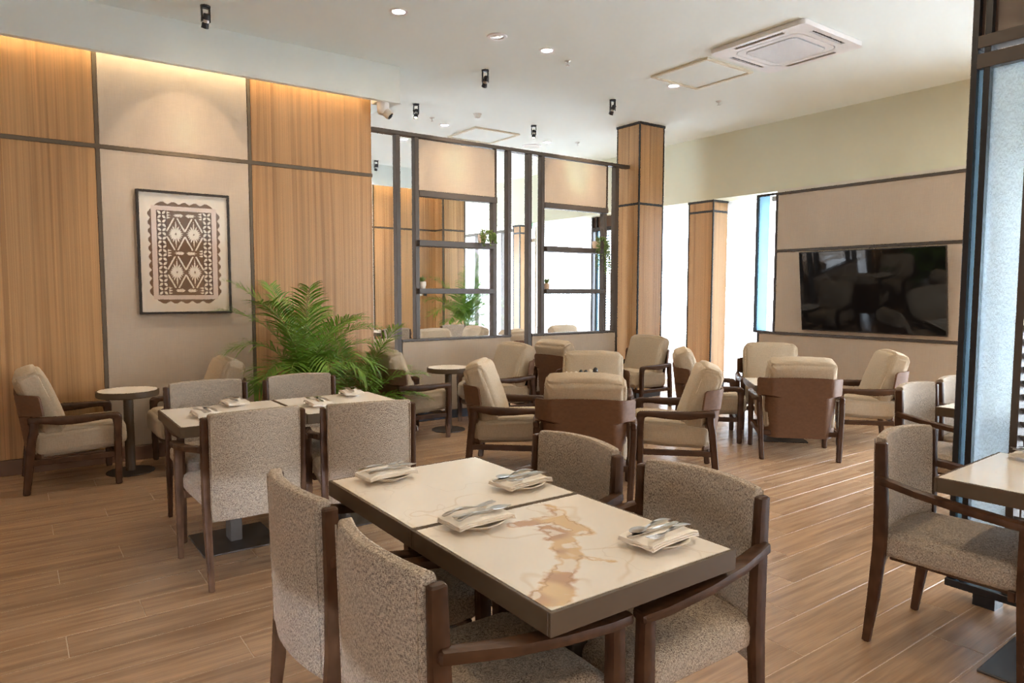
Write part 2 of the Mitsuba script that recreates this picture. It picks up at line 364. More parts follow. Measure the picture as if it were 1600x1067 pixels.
# far zone facade
window('window_5', 9.42, 11.0, [])
window('window_6', 11.75, 14.9, [12.55, 13.6])
d1 = struct('door_1')
part(d1, 'frame', ply(CAT([cbox(8.56, 8.64, 11.02, 11.09, 0, 2.75), cbox(8.56, 8.64, 11.56, 11.64, 0, 2.75), cbox(8.56, 8.64, 11.09, 11.56, 2.45, 2.52)]), 'm_plastic'))
part(d1, 'pane', ply(cbox(8.596, 8.604, 11.09, 11.56, 0.0, 2.45), 'm_glass'))
part(d1, 'handle', ply(CAT([cbox(8.50, 8.53, 11.57, 11.63, 1.08, 1.36, 0.008), cbox(8.52, 8.57, 11.58, 11.62, 1.24, 1.27, 0.005)]), 'm_plastic'))

# far wood wall with pilaster
wbk = struct('wall_far', ply(CAT([cbox(-3.2, 6.74, 11.90, 12.05, 0, H), cbox(6.74, 7.25, 11.62, 12.05, 0, H)]), 'm_groove'))
for x0, x1, m_ in ((-3.2, 3.6, 'm_oak'), (3.63, 5.42, 'm_panel'), (5.45, 6.735, 'm_oak')):
    for z0, z1 in ((0.12, 2.610), (2.645, H)):
        part(wbk, 'panel', ply(cbox(x0, x1, 11.885, 11.90, z0, z1, 0.002), m_))
for z0, z1 in ((0.12, 2.610), (2.645, H)):
    part(wbk, 'panel', ply(cbox(6.725, 6.74, 11.64, 11.885, z0, z1, 0.002), 'm_oak'))
    part(wbk, 'panel', ply(cbox(6.77, 7.21, 11.605, 11.62, z0, z1, 0.002), 'm_oak'))
fs = part(wbk, 'soffit', ply(CAT([cbox(-3.2, 6.90, 11.50, 11.56, 3.34, H), cbox(6.90, 6.96, 11.50, 11.62, 3.34, H)]), 'm_ceiling'))
part(fs, 'cove_lamp', glow(cbox(3.3, 6.70, 11.585, 11.60, 3.50, 3.515), 1.0*COVE*np.array([1.0, 0.76, 0.46])))
struct('wall_end', ply(CAT([cbox(-3.2, 3.0, 14.95, 15.05, 0, H), cbox(3.0, 8.9, 14.95, 15.05, 2.79, H)]), 'm_wall'))
w9 = struct('window_9')
part(w9, 'pane', ply(cbox(3.0, 8.9, 14.99, 15.0, 0, 2.79), 'm_glass'))
part(w9, 'frame', ply(CAT([cbox(x, x+0.06, 14.95, 15.04, 0, 2.79) for x in (3.0, 4.5, 6.0, 7.4, 8.7)]), 'm_bronze'))

for i, (x, m_, lab) in enumerate(((6.395, 'm_white', 'small white switch plate on the far oak wall, just under the left lower lattice shelf'), (6.49, 'm_black', 'small black switch plate on the far oak wall beside the white one'))):
    t = thing('wall_switch', lab, 'wall switch')
    part(t, 'plate', ply(cbox(x-0.033, x+0.033, 11.872, 11.885, 1.365, 1.425 - 0.012*i, 0.003), m_))
    part(t, 'rocker', ply(cbox(x-0.018, x+0.018, 11.867, 11.873, 1.378, 1.405, 0.002), m_))

# columns
def column(x0, x1, y0, y1, top, label, trims=True):
    t = thing('column', label, 'column')
    part(t, 'core', ply(cbox(x0 + 0.016, x1 - 0.016, y0 + 0.016, y1 - 0.016, 0, top), 'm_frameblk'))
    e = 0.014
    for z0, z1 in ((0.10, 2.612), (2.642, top - 0.03)):
        for (a, b, c, d) in ((x0, x0+0.014, y0+e, y1-e), (x1-0.014, x1, y0+e, y1-e), (x0+e, x1-e, y0, y0+0.014), (x0+e, x1-e, y1-0.014, y1)):
            part(t, 'panel', ply(cbox(a, b, c, d, z0, z1, 0.002), 'm_oak'))
    for (a, b) in ((x0, y0), (x1, y0), (x0, y1), (x1, y1)):
        part(t, 'corner_trim', ply(cbox(a-0.004 if a == x0 else a-0.014, a+0.014 if a == x0 else a+0.004, b-0.004 if b == y0 else b-0.014, b+0.014 if b == y0 else b+0.004, 0, top), 'm_frameblk'))
    for z0, z1, g in ((0, 0.10, 0.004), (2.612, 2.642, 0.002), (top-0.03, top, 0.012)):
        part(t, 'band', ply(cbox(x0-g, x1+g, y0-g, y1+g, z0, z1), 'm_frameblk'))
    return t
column(6.83, 7.30, 6.58, 7.00, H, 'square oak-panelled column reaching the ceiling at the end of the lattice screen')
column(8.33, 8.76, 6.54, 6.99, 2.79, 'oak-panelled column between the white curtains at the window')
column(8.34, 8.62, 11.30, 11.52, 2.79, 'narrow pale wood column beside the glass door seen through the lattice')

# ================================================================== LATTICE SCREEN
LY = 6.80
lat = thing('lattice_screen', 'dark bronze lattice screen with open shelves, two beige fabric panels and a low beige dado', 'partition screen')
def post(xc, w, z0, z1): part(lat, 'post', ply(cbox(xc-w/2, xc+w/2, LY-0.04, LY+0.04, z0, z1, 0.003), 'm_bronze'))
for xc, w, z0, z1 in ((3.380, .05, 0, 3.11), (3.604, .05, .93, 3.11), (4.628, .055, .93, 2.485), (4.838, .052, .93, 3.11), (5.145, .055, 0, 3.11),
                      (5.345, .05, .93, 3.11), (6.395, .055, .93, 2.48), (6.605, .065, 0, 3.11)):
    post(xc, w, z0, z1)
part(lat, 'top_rail', ply(cbox(3.03, 6.845, LY-0.045, LY+0.045, 3.11, 3.15, 0.003), 'm_bronze'))
for x0, x1 in ((3.63, 4.640), (5.372, 6.425)):
    part(lat, 'fabric_panel', ply(cbox(x0, x1, LY-0.02, LY+0.02, 2.551, 3.100, 0.004), 'm_panel'), label='beige ribbed fabric panel')
    part(lat, 'panel_edge', ply(cbox(x1, x1+0.018, LY-0.03, LY+0.03, 2.551, 3.11), 'm_bronze'))
for x0, x1 in ((3.63, 4.66), (5.37, 6.445)):
    part(lat, 'cross_rail', ply(cbox(x0, x1, LY-0.045, LY+0.045, 2.485, 2.551, 0.003), 'm_bronze'))
shelves = ((3.605, 4.600, 1.945, 2.010), (3.605, 4.600, 1.425, 1.484), (5.372, 6.335, 1.950, 2.012), (5.372, 6.367, 1.425, 1.484))
for x0, x1, z0, z1 in shelves:
    part(lat, 'shelf', ply(cbox(x0, x1, LY-0.085, LY+0.085, z0, z1, 0.003), 'm_bronze'))
for x0, x1 in ((3.405, 4.862), (5.175, 6.60)):
    d = part(lat, 'dado', ply(cbox(x0, x1, LY-0.035, LY+0.045, 0.10, 0.908), 'm_bronze'))
    part(d, 'facing', ply(CAT([cbox(x0+0.004, x1-0.012, LY-0.048, LY-0.035, 0.104, 0.902, 0.003), cbox(x0+0.004, x1-0.012, LY+0.045, LY+0.056, 0.104, 0.902, 0.003)]), 'm_panel'))
    part(d, 'cap', ply(cbox(x0, x1, LY-0.055, LY+0.06, 0.908, 0.930, 0.002), 'm_bronze'))
    part(d, 'plinth', ply(cbox(x0, x1, LY-0.02, LY+0.03, 0.0, 0.10), 'm_black'))

# ================================================================== GLASS DIVIDER (right)
gd = thing('glass_divider', 'tall black framed divider of frosted glass and louvre slats at the right edge', 'partition screen')
GX = 3.62
for n_, y0, y1, m_ in (('post', 1.372, 1.398, 'm_black'), ('post', 1.320, 1.346, 'm_black'), ('post', 1.142, 1.172, 'm_bronze')):
    part(gd, n_, ply(cbox(GX-0.04, GX+0.04, y0, y1, 0.055, H, 0.002), m_))
part(gd, 'side_strip', ply(cbox(GX-0.012, GX+0.012, 1.346, 1.372, 0.09, 2.47), 'm_blue_glass'))
part(gd, 'frosted_pane', ply(cbox(GX-0.004, GX+0.004, 1.172, 1.320, 0.09, 2.455), 'm_frosted'), label='frosted glass pane lit from behind')
part(gd, 'rail', ply(cbox(GX-0.045, GX+0.04, 0.10, 1.372, 2.455, 2.520, 0.002), 'm_bronze'))
part(gd, 'rail', ply(cbox(GX-0.045, GX+0.04, 0.10, 1.372, 2.545, 2.600, 0.002), 'm_bronze'))
part(gd, 'rail', ply(cbox(GX-0.06, GX+0.06, 0.10, 1.398, 0.055, 0.090, 0.002), 'm_black'))
part(gd, 'smoked_panel', ply(cbox(GX-0.006, GX+0.006, 0.10, 1.372, 2.600, H), 'm_smoke'))
part(gd, 'foot', ply(cbox(GX-0.05, GX+0.05, 1.19, 1.28, 0.0, 0.055), 'm_black'))
slat = trimesh.creation.box((0.062, 1.02, 0.007)); slat.apply_transform(rot([0, 1, 0], 28))
sl = ply(slat, 'm_bronze')
for i in range(38):
    part(gd, 'slat', sl, T().translate([GX, 0.63, 0.13 + 0.061*i]))
# louvre window of the far zone, seen past the lattice
lv = struct('window_7')
part(lv, 'frame', ply(CAT([cbox(8.56, 8.64, y, y+0.035, 0, 2.79) for y in (9.375, 9.27, 9.10, 8.60)] + [cbox(8.56, 8.64, 8.60, 9.375, 2.53, 2.60)]), 'm_frameblk'))
part(lv, 'transom_panel', ply(cbox(8.59, 8.61, 8.63, 9.39, 2.60, 2.79), 'm_smoke'))
part(lv, 'pane', ply(cbox(8.596, 8.604, 9.13, 9.275, 0.05, 2.53), 'm_blue_glass'))
mat('m_louvre', (0.30, 0.35, 0.37), 0.35)
sl2 = ply(xform(trimesh.creation.box((0.05, 0.47, 0.006)), rot([0, 1, 0], 26)), 'm_louvre')
for i in range(40):
    part(lv, 'slat', sl2, T().translate([8.60, 8.865, 0.70 + 0.047*i]))

# ================================================================== CURTAINS
def curtain_mesh(y0, y1, X, z0, z1, seed):
    rs = np.random.RandomState(seed)
    n = int((y1-y0)/0.012); y = np.linspace(y0, y1, n)
    ph = np.cumsum(0.75 + 0.35*np.sin(y*5 + seed) + 0.1*rs.randn(n))*0.55
    V = []
    zs = np.linspace(z0, z1, 6)
    for z in zs:
        a = 0.030*(1 - 0.35*(z-z0)/(z1-z0))
        V.append(np.stack([X + a*np.sin(ph), y + 0.008*np.cos(ph*0.5), np.full(n, z)], 1))
    V = np.vstack(V); F = []
    for i in range(5):
        b = i*n; q = np.arange(n-1)
        F.append(np.stack([b+q, b+q+1, b+n+q+1], 1)); F.append(np.stack([b+q, b+n+q+1, b+n+q], 1))
    return trimesh.Trimesh(V, np.vstack(F), process=False)
for i, (y0, y1, X, lab) in enumerate(((5.80, 6.56, 8.66, 'sheer white curtain between the window column and the blue glass strip'),
                                      (6.95, 8.36, 8.66, 'sheer white curtain just right of the tall oak column'),
                                      (9.42, 10.93, 8.66, 'sheer white curtain seen through the right half of the lattice screen'))):
    k = thing('curtain', lab, 'curtain')
    scene[k] = ply(curtain_mesh(y0, y1, X, 0.015, 2.785, 3+i), 'm_curtain', True)
t = thing('exit_sign', 'green and white exit sign hanging by the glass door, seen through the lattice screen', 'sign')
part(t, 'panel', ply(cbox(8.18, 8.20, 10.70, 10.90, 2.660, 2.775, 0.003), 'm_green_sign'))
part(t, 'pictogram', ply(CAT([cbox(8.176, 8.181, 10.735, 10.795, 2.672, 2.762), cbox(8.176, 8.181, 10.855, 10.89, 2.672, 2.762)]), 'm_ink'), label='white door pictogram')
part(t, 'bracket', ply(cbox(8.20, 8.31, 10.76, 10.80, 2.765, 2.80), 'm_plastic'))

# ================================================================== TELEVISION
tv = thing('television', 'large black flat television tilted forward on the beige panelled wall', 'television')
Pb, Pt = np.array([8.150, 0, 0.968]), np.array([8.030, 0, 1.947])
def tv_part(y0, y1, a0, a1, d0, d1):
    up = (Pt - Pb); L = np.linalg.norm(up); up /= L; nrm = np.array([-up[2], 0, up[0]])
    m = cbox(d0, d1, y0, y1, a0, a1, 0.003)
    v = np.array(m.vertices); m.vertices = Pb + np.outer(v[:, 2], up) + np.outer(v[:, 0], nrm) + np.outer(v[:, 1], [0, 1, 0])
    return m
part(tv, 'body', ply(tv_part(3.285, 4.985, 0, 0.985, -0.030, -0.004), 'm_frameblk'))
part(tv, 'screen', ply(tv_part(3.293, 4.977, 0.012, 0.977, -0.004, 0.0), 'm_screen'), label='glossy black screen')
part(tv, 'wall_bracket', ply(cbox(8.128, 8.198, 3.95, 4.30, 1.25, 1.50), 'm_black'))

# ================================================================== FRAMED PRINT
pic = thing('framed_print', 'black framed brown and white leaf pattern print on the beige wall panel', 'picture')
PC = np.array([1.2475, WY, 1.780]); PWd, PHt = 0.745, 1.058
def on_pic(m):      # local x = right, y = up, z = out of the wall
    m = m.copy(); v = np.array(m.vertices); m.vertices = PC + np.stack([v[:, 0], -v[:, 2], v[:, 1]], 1); m.invert() if False else None
    return m
def ppart(nm, poly, z0, z1, mt, lab=None): part(pic, nm, ply(on_pic(prism(poly, z0, z1)), mt), label=lab)
fo = sbox(-PWd/2, -PHt/2, PWd/2, PHt/2); fi = sbox(-PWd/2+0.019, -PHt/2+0.019, PWd/2-0.019, PHt/2-0.019)
ppart('frame', fo.difference(fi), 0.001, 0.032, 'm_frameblk')
ppart('mount', fi, 0.002, 0.012, 'm_paper')
def zig(w, h, ch, nx, ny, a):
    base = Polygon([(-w+ch, -h), (w-ch, -h), (w, -h+ch), (w, h-ch), (w-ch, h), (-w+ch, h), (-w, h-ch), (-w, -h+ch)])
    tri = []
    for i in range(nx):
        x = -w+ch + (i+0.5)*(2*w-2*ch)/nx; s = (w-ch)/nx
        for sg in (1, -1): tri.append(Polygon([(x-s*.96, sg*h), (x+s*.96, sg*h), (x+s*.25, sg*(h+a)), (x-s*.25, sg*(h+a))]))
    for i in range(ny):
        y = -h+ch + (i+0.5)*(2*h-2*ch)/ny; s = (h-ch)/ny
        for sg in (1, -1): tri.append(Polygon([(sg*w, y-s*.96), (sg*w, y+s*.96), (sg*(w+a), y+s*.25), (sg*(w+a), y-s*.25)]))
    return unary_union([base] + tri)
ppart('border', zig(0.270, 0.418, 0.05, 5, 10, 0.020), 0.012, 0.0126, 'm_print2', 'brown zigzag border')
ppart('margin', sbox(-0.262, -0.402, 0.262, 0.402), 0.0126, 0.0132, 'm_paper2')
ppart('ground', sbox(-0.222, -0.365, 0.222, 0.365), 0.0132, 0.0138, 'm_print')
ppart('centre_ground', sbox(-0.142, -0.365, 0.142, 0.365), 0.0138, 0.0141, 'm_print2')
def lens(cx, cy, ang, L, w, off=0.0):
    t_ = np.linspace(0, 1, 7)
    s = np.r_[t_, t_[::-1]]; o = np.r_[np.sin(np.pi*t_**0.85), -np.sin(np.pi*t_[::-1]**0.85)]*w/2
    x = off + s*L; c, n_ = math.cos(ang), math.sin(ang)
    return Polygon(np.stack([cx + c*x - n_*o, cy + n_*x + c*o], 1)).buffer(0)
mot = []
for sg in (-1, 1):
    for i in range(10):
        cy = -0.327 + 0.0727*i
        for q in range(4): mot.append(lens(sg*0.182, cy, math.pi/4 + q*math.pi/2, 0.040, 0.021, 0.007))
    for vy in (0.325, 0.0, -0.325):
        for dy in (-0.022, 0, 0.022): mot.append(Polygon([(sg*0.140, vy+dy-0.010), (sg*0.140, vy+dy+0.010), (sg*0.108, vy+dy)]))
for cx in (-0.072, 0.072):
    for cy in (-0.165, 0.165):
        hw_, hh_ = 0.066, 0.130
        for a in range(0, 360, 20):
            th = math.radians(a + 90); c, n_ = abs(math.cos(th)), abs(math.sin(th))
            R = 1.0/(c/hw_ + n_/hh_)*(0.96)
            mot.append(lens(cx, cy, th, R*0.92, 0.0155 if a % 180 else 0.012, 0.006))
        for sx in (-1, 1):
            for sy in (-1, 1):
                p0, p1 = np.array([cx + sx*0.012, cy + sy*0.138]), np.array([cx + sx*0.072, cy + sy*0.022])
                dd = (p1-p0)/np.linalg.norm(p1-p0); nn = np.array([-dd[1], dd[0]])*0.0062
                mot.append(Polygon([p0+nn, p1+nn, p1-nn, p0-nn]))
for vy in (0.325, 0.0, -0.325):
    for sx in (0, math.pi):
        mot.append(lens(0, vy, sx, 0.092, 0.012, 0.004))
        for k_, b in ((0.012, 0.5), (0.030, 0.42), (0.048, 0.34)):
            for s2 in (-1, 1): mot.append(lens(math.cos(sx)*k_, vy, sx + s2*b, 0.034, 0.010))
ppart('motif', unary_union(mot), 0.0141, 0.0147, 'm_ink', 'white leaf and petal pattern')
ppart('glazing', fi, 0.0225, 0.0245, 'm_glass')

# ================================================================== ARMCHAIR
def lin(a, b, n): return np.linspace(a, b, n)
def arm_mesh(s):
    x = np.array([0.318, 0.30, 0.275, 0.24, 0.18, 0.10, 0.0, -0.08, -0.15, -0.20, -0.235, -0.26])
    top = np.array([0.540, 0.545, 0.546, 0.547, 0.548, 0.549, 0.551, 0.553, 0.555, 0.556, 0.556, 0.552])
    th = np.array([0.040, 0.060, 0.054, 0.044, 0.048, 0.058, 0.066, 0.064, 0.054, 0.048, 0.056, 0.050])
    y = s*(0.335 + 0.012*np.sin(np.pi*(x + 0.26)/0.58))
    w = np.array([0.020, 0.023, 0.024, 0.025, 0.026, 0.027, 0.027, 0.026, 0.025, 0.023, 0.021, 0.019])
    return sweep(np.stack([x, y, top - th/2], 1), w, th/2, n=16, e=3.6)
def fleg_mesh(s):
    return sweep([(0.288, s*0.330, 0), (0.290, s*0.331, 0.2), (0.293, s*0.333, 0.40), (0.294, s*0.335, 0.46), (0.290, s*0.335, 0.50), (0.286, s*0.335, 0.528)],
                 [0.020, 0.023, 0.024, 0.024, 0.024, 0.023], [0.022, 0.025, 0.026, 0.028, 0.033, 0.033], n=14, e=3.6)
def rleg_mesh(s):
    return sweep([(-0.285, s*0.312, 0), (-0.262, s*0.322, 0.2), (-0.240, s*0.332, 0.40), (-0.226, s*0.335, 0.46), (-0.222, s*0.335, 0.525)],
                 [0.021, 0.023, 0.024, 0.024, 0.023], [0.023, 0.027, 0.028, 0.029, 0.031], n=14, e=3.6)
def shell_mesh():
    zs = np.r_[lin(0.190, 0.25, 6), lin(0.28, 0.545, 7), 0.556, 0.562, lin(0.58, 0.690, 5), 0.702, 0.708]
    us = lin(-1, 1, 33)
    outer, inner = [], []
    for z in zs:
        hw = 0.288
        if z < 0.25: hw = 0.288 - 0.035*(1 - math.sqrt(max(0, 1 - ((0.25 - z)/0.06)**2)))
        if z >= 0.556: hw = 0.350
        if z > 0.69: hw -= 0.010*((z-0.69)/0.018)**2
        crown = 0.0
        for lay, o in ((outer, 0.0), (inner, 0.013)):
            y = us*hw
            ay = np.abs(y)
            x = -0.262 - 0.135*(z - 0.19) + (0.140*np.clip((ay - 0.235)/0.115, 0, 1)**1.5 if z > 0.556 else 0.085*np.clip((ay - 0.20)/0.088, 0, 1)**1.5) + o
            zz = z + (0.016*(1 - (us)**2) if z > 0.69 else 0)
            lay.append(np.stack([x, y*(1 - o*1.2*(ay > 0.25)), np.full_like(y, z) + (0.016*(1-us**2) if z > 0.69 else 0)], 1))
    n, m = len(us), len(zs)
    V = np.vstack(outer + inner); F = []
    O = n*m
    for i in range(m-1):
        for k in range(n-1):
            a, b, c, d = i*n+k, i*n+k+1, (i+1)*n+k+1, (i+1)*n+k
            F += [(a, b, c), (a, c, d), (O+a, O+c, O+b), (O+a, O+d, O+c)]
        for k in (0, n-1):
            a, d = i*n+k, (i+1)*n+k
            q = [(a, d, O+d), (a, O+d, O+a)]
            F += q if k == 0 else [t_[::-1] for t_ in q]
    for k in range(n-1):
        for i in (0, m-1):
            a, b = i*n+k, i*n+k+1
            q = [(a, O+a, O+b), (a, O+b, b)]
            F += q if i == 0 else [t_[::-1] for t_ in q]
    m_ = trimesh.Trimesh(V, np.array(F), process=False); m_.fix_normals()
    return m_
def side_rail(s): return cbox(-0.245, 0.28, s*0.325-0.016, s*0.325+0.016, 0.208, 0.250, 0.004)
M_back = trimesh.transformations.translation_matrix((-0.174, 0, 0.624)) @ rot([0, 1, 0], -20)
def back_cushion(seed):
    m = cushion(0.160, 0.545, 0.490, r=0.042, puff=0.030, wrinkle=0.006, seed=seed)
    v = np.array(m.vertices)
    v[:, 2] -= 0.016*np.clip(1 - (v[:, 1]/0.28)**2, 0, 1)*(v[:, 2] > 0.15)*np.clip((v[:, 2]-0.15)/0.1, 0, 1) * (-0.5)
    m.vertices = v
    m.apply_transform(M_back); return m
def back_piping():
    n = 72; a = np.linspace(0, 2*np.pi, n, endpoint=True)
    e = 9.0; r = (np.abs(np.cos(a))**e + np.abs(np.sin(a))**e)**(-1/e)
    out = []
    for sx in (-1, 1):
        p = np.stack([np.full(n, sx*0.064), 0.264*np.cos(a)*r, 0.238*np.sin(a)*r], 1)
        out.append(sweep(p, 0.0035, 0.0035, n=6, e=2, side=(1, 0, 0), cap=0))
    m = CAT(out); m.apply_transform(M_back); return m
seat_c = cushion(0.575, 0.585, 0.180, r=0.045, puff=0.024, wrinkle=0.003, seed=2); seat_c.apply_transform(trimesh.transformations.translation_matrix((0.058, 0, 0.360)) @ rot([0, 1, 0], -3))
ARM = dict(arm=[ply(arm_mesh(s), 'm_wood', 40) for s in (-1, 1)], fleg=[ply(fleg_mesh(s), 'm_wood', 40) for s in (-1, 1)], rleg=[ply(rleg_mesh(s), 'm_wood', 40) for s in (-1, 1)],
           shell=ply(shell_mesh(), 'm_shell', 35), rail=[ply(side_rail(s), 'm_wood') for s in (-1, 1)],
           cross=[ply(cbox(0.262, 0.292, -0.325, 0.325, 0.208, 0.250, 0.004), 'm_wood'), ply(cbox(-0.245, -0.215, -0.325, 0.325, 0.208, 0.250, 0.004), 'm_wood')],
           seat=ply(seat_c, 'm_linen', True), back=[ply(back_cushion(s), 'm_linen', True) for s in (3, 8, 15)], pipe=ply(back_piping(), 'm_piping', True))
def armchair(x, y, deg, label, var=0, far=False):
    t = thing('armchair', label, 'armchair', 'wooden lounge armchairs with beige cushions'); M = at(x, y, 0, deg)
    part(t, 'seat_cushion', ARM['seat'], M)
    b = part(t, 'back_cushion', ARM['back'][var % 3], M)
    if not far: part(b, 'piping', ARM['pipe'], M)
    part(t, 'back_shell', ARM['shell'], M, 'curved brown plywood back shell')
    for i in (0, 1): part(t, 'armrest', ARM['arm'][i], M)
    for i in (0, 1): part(t, 'leg', ARM['fleg'][i], M)
    for i in (0, 1): part(t, 'leg', ARM['rleg'][i], M)
    for i in (0, 1): part(t, 'side_rail', ARM['rail'][i], M)
    for i in (0, 1): part(t, 'cross_rail', ARM['cross'][i], M)
    return t
armchair(0.309, 6.235, 0, 'beige cushioned armchair at the far left, facing the round table by the oak wall', 0)
armchair(1.235, 6.225, 180, 'beige cushioned armchair below the framed print, mostly hidden by the grey dining chairs', 1)
armchair(3.185, 6.235, 0, 'beige cushioned armchair just right of the palms, facing right to a round table', 2)
armchair(4.281, 6.205, 178, 'beige cushioned armchair facing left to the round table at the lattice dado', 0)
armchair(5.33, 6.24, 4, 'armchair seen from behind against the dado between the two low armchair groups', 1)
armchair(6.44, 6.20, 183, 'beige cushioned armchair in front of the tall oak column, facing left', 2)
armchair(3.291, 4.620, -43, 'left armchair of the group round the chess table, turned side-on to the camera', 1)
armchair(4.292, 3.690, 135, 'right armchair of the group round the chess table, turned side-on to the camera', 2)
armchair(3.337, 3.721, 48, 'nearest armchair of the chess table group, its brown back to the camera', 0)
armchair(4.290, 4.690, 226, 'farthest armchair of the chess table group, facing the camera', 1)
armchair(5.650, 3.500, 43, 'nearest armchair of the group below the television, its brown back to the camera', 2)
armchair(6.720, 3.440, 133, 'right armchair of the group below the television, side-on with its back to the right', 0)
armchair(6.630, 4.379, 222, 'farthest armchair of the television group, facing the camera in front of the curtain', 1)
armchair(5.637, 4.465, -47, 'left armchair of the television group, in front of the window column', 2)
armchair(3.56, 7.72, 90, 'armchair behind the left end of the lattice screen, only its back cushion top showing', 0, True)
armchair(5.17, 8.98, 270, 'armchair beyond the lattice screen under the left shelves, facing the camera', 1, True)
armchair(5.92, 9.53, 182, 'armchair beyond the lattice screen in front of the white planter, facing left', 2, True)
armchair(6.06, 8.56, 90, 'armchair beyond the lattice screen seen through the low gap between its two dadoes', 0, True)
armchair(7.50, 8.72, 268, 'armchair beyond the lattice screen under the right shelves, before the curtain', 1, True)

# ================================================================== DINING CHAIR
def rpost(s): return sweep([(-0.290, s*0.232, 0), (-0.266, s*0.234, 0.20), (-0.248, s*0.236, 0.42), (-0.248, s*0.238, 0.60), (-0.256, s*0.240, 0.845)],
                           [0.013, 0.0165, 0.018, 0.017, 0.015], [0.016, 0.023, 0.027, 0.026, 0.022], n=12, e=5)
def fpost(s): return sweep([(0.262, s*0.250, 0), (0.256, s*0.251, 0.22), (0.250, s*0.252, 0.42), (0.248, s*0.252, 0.632)], [0.014, 0.018, 0.020, 0.019], [0.016, 0.021, 0.024, 0.022], n=12, e=5)
def darm(s):
    return sweep([(0.282, s*0.258, 0.634), (0.20, s*0.268, 0.640), (0.05, s*0.277, 0.656), (-0.10, s*0.274, 0.674), (-0.20, s*0.262, 0.688), (-0.262, s*0.252, 0.695)],
                 [0.026, 0.027, 0.026, 0.024, 0.021, 0.018], [0.015, 0.016, 0.016, 0.016, 0.017, 0.017], n=14, e=5)
def curved(y, d=0.040, h=0.222): return -d*(1 - np.clip(y/h, -1, 1)**2)
def back_pad():
    y = np.r_[-0.222, lin(-0.216, 0.216, 15), 0.222]
    n = 44; a = np.linspace(0, 2*np.pi, n, endpoint=False)
    V = []
    for yy in y:
        edge = 0.82 if abs(yy) > 0.22 else 1.0
        hx, hz, e = 0.026*edge, 0.265 - (0.006 if edge < 1 else 0), 8.0
        ca, sa = np.cos(a), np.sin(a)
        # stretched parameter so that the long sides get points too
        b = a
        r = (np.abs(ca)**e + np.abs(sa)**e)**(-1/e)
        X = ca*r*hx; Z = sa*r*hz
        zc = 0.597 + 0.008*(1 - (yy/0.222)**2)
        X = X - 0.10*(Z - 0.0)*0.25
        V.append(np.stack([-0.258 + curved(yy) + X, np.full(n, yy), zc + Z], 1))
    m = len(V); V = np.vstack(V); F = []
    for i in range(m-1):
        for k in range(n):
            p, q = i*n+k, i*n+(k+1) % n
            F += [(p, q, q+n), (p, q+n, p+n)]
    V = np.vstack([V, V[:n].mean(0), V[-n:].mean(0)])
    for k in range(n): F += [(len(V)-2, (k+1) % n, k), (len(V)-1, (m-1)*n+k, (m-1)*n+(k+1) % n)]
    M = trimesh.Trimesh(V, np.array(F), process=False); M.fix_normals(); return M
def seam(s):
    z = lin(0.345, 0.850, 12)
    return sweep(np.stack([-0.285 - 0.025*(z-0.6)*1.0 + curved(np.full(12, 0.216)), np.full(12, s*0.216), z], 1), 0.003, 0.003, n=6, e=2, side=(0, 1, 0), cap=0)
dseat = cushion(0.515, 0.462, 0.100, r=0.030, puff=0.014, wrinkle=0.0, seed=1, sub=4)
v = np.array(dseat.vertices); v[:, 0] += np.where(v[:, 0] < -0.15, curved(v[:, 1], 0.035, 0.231), 0); dseat.vertices = v + np.array([0.004, 0, 0.425])
DC = dict(back=ply(back_pad(), 'm_tweed', 50), seat=ply(dseat, 'm_tweed', True), rp=[ply(rpost(s), 'm_wood', 40) for s in (-1, 1)], fp=[ply(fpost(s), 'm_wood', 40) for s in (-1, 1)],
          arm=[ply(darm(s), 'm_wood', 40) for s in (-1, 1)], seam=[ply(seam(s), 'm_tweed', True) for s in (-1, 1)],
          apron=[ply(cbox(-0.235, 0.24, s*0.165-0.012, s*0.165+0.012, 0.350, 0.385, 0.003), 'm_wood') for s in (-1, 1)] + [ply(cbox(0.195, 0.220, -0.236, 0.236, 0.345, 0.385, 0.003), 'm_wood')])
def dining_chair(x, y, deg, label, far=False):
    t = thing('dining_chair', label, 'chair', 'grey tweed dining chairs with wooden arms'); M = at(x, y, 0, deg)
    part(t, 'seat', DC['seat'], M)
    b = part(t, 'backrest', DC['back'], M)
    if not far:
        for i in (0, 1): part(b, 'seam', DC['seam'][i], M)
    for i in (0, 1): part(t, 'leg', DC['rp'][i], M)
    for i in (0, 1): part(t, 'leg', DC['fp'][i], M)
    for i in (0, 1): part(t, 'armrest', DC['arm'][i], M)
    for a in DC['apron']: part(t, 'apron', a, M)
    return t
dining_chair(0.945, 1.462, 0, 'grey tweed dining chair nearest the camera, at the bottom left of the near marble table')
dining_chair(0.953, 2.080, 0, 'grey tweed dining chair behind the nearest one, on the left of the near marble table')
dining_chair(1.528, 1.440, 180, 'grey tweed dining chair at the right corner of the near table, facing left')
dining_chair(1.540, 2.060, 180, 'grey tweed dining chair right of the near table, before a brown armchair back')
dining_chair(0.945, 3.775, 92, 'left of two grey tweed dining chairs, backs to the camera, before the farther table')
dining_chair(1.575, 3.670, 78, 'right of two grey tweed dining chairs, backs to the camera, before the farther table')
dining_chair(1.000, 4.535, 270, 'grey tweed dining chair facing the camera behind the left half of the farther table')
dining_chair(1.615, 4.535, 270, 'grey tweed dining chair facing the camera between the farther table and the palms')
dining_chair(3.075, 1.115, 272, 'grey tweed dining chair alone at the right edge, drawn up before the glass divider')
dining_chair(4.683, 1.790, 270, 'grey tweed dining chair left of the glass divider, nearer one at the table there')
dining_chair(5.285, 1.800, 266, 'grey tweed dining chair farthest right, half hidden by the glass divider frame')
dining_chair(4.94, 10.26, 90, 'grey dining chair beyond the lattice screen, seen low between its left posts', True)
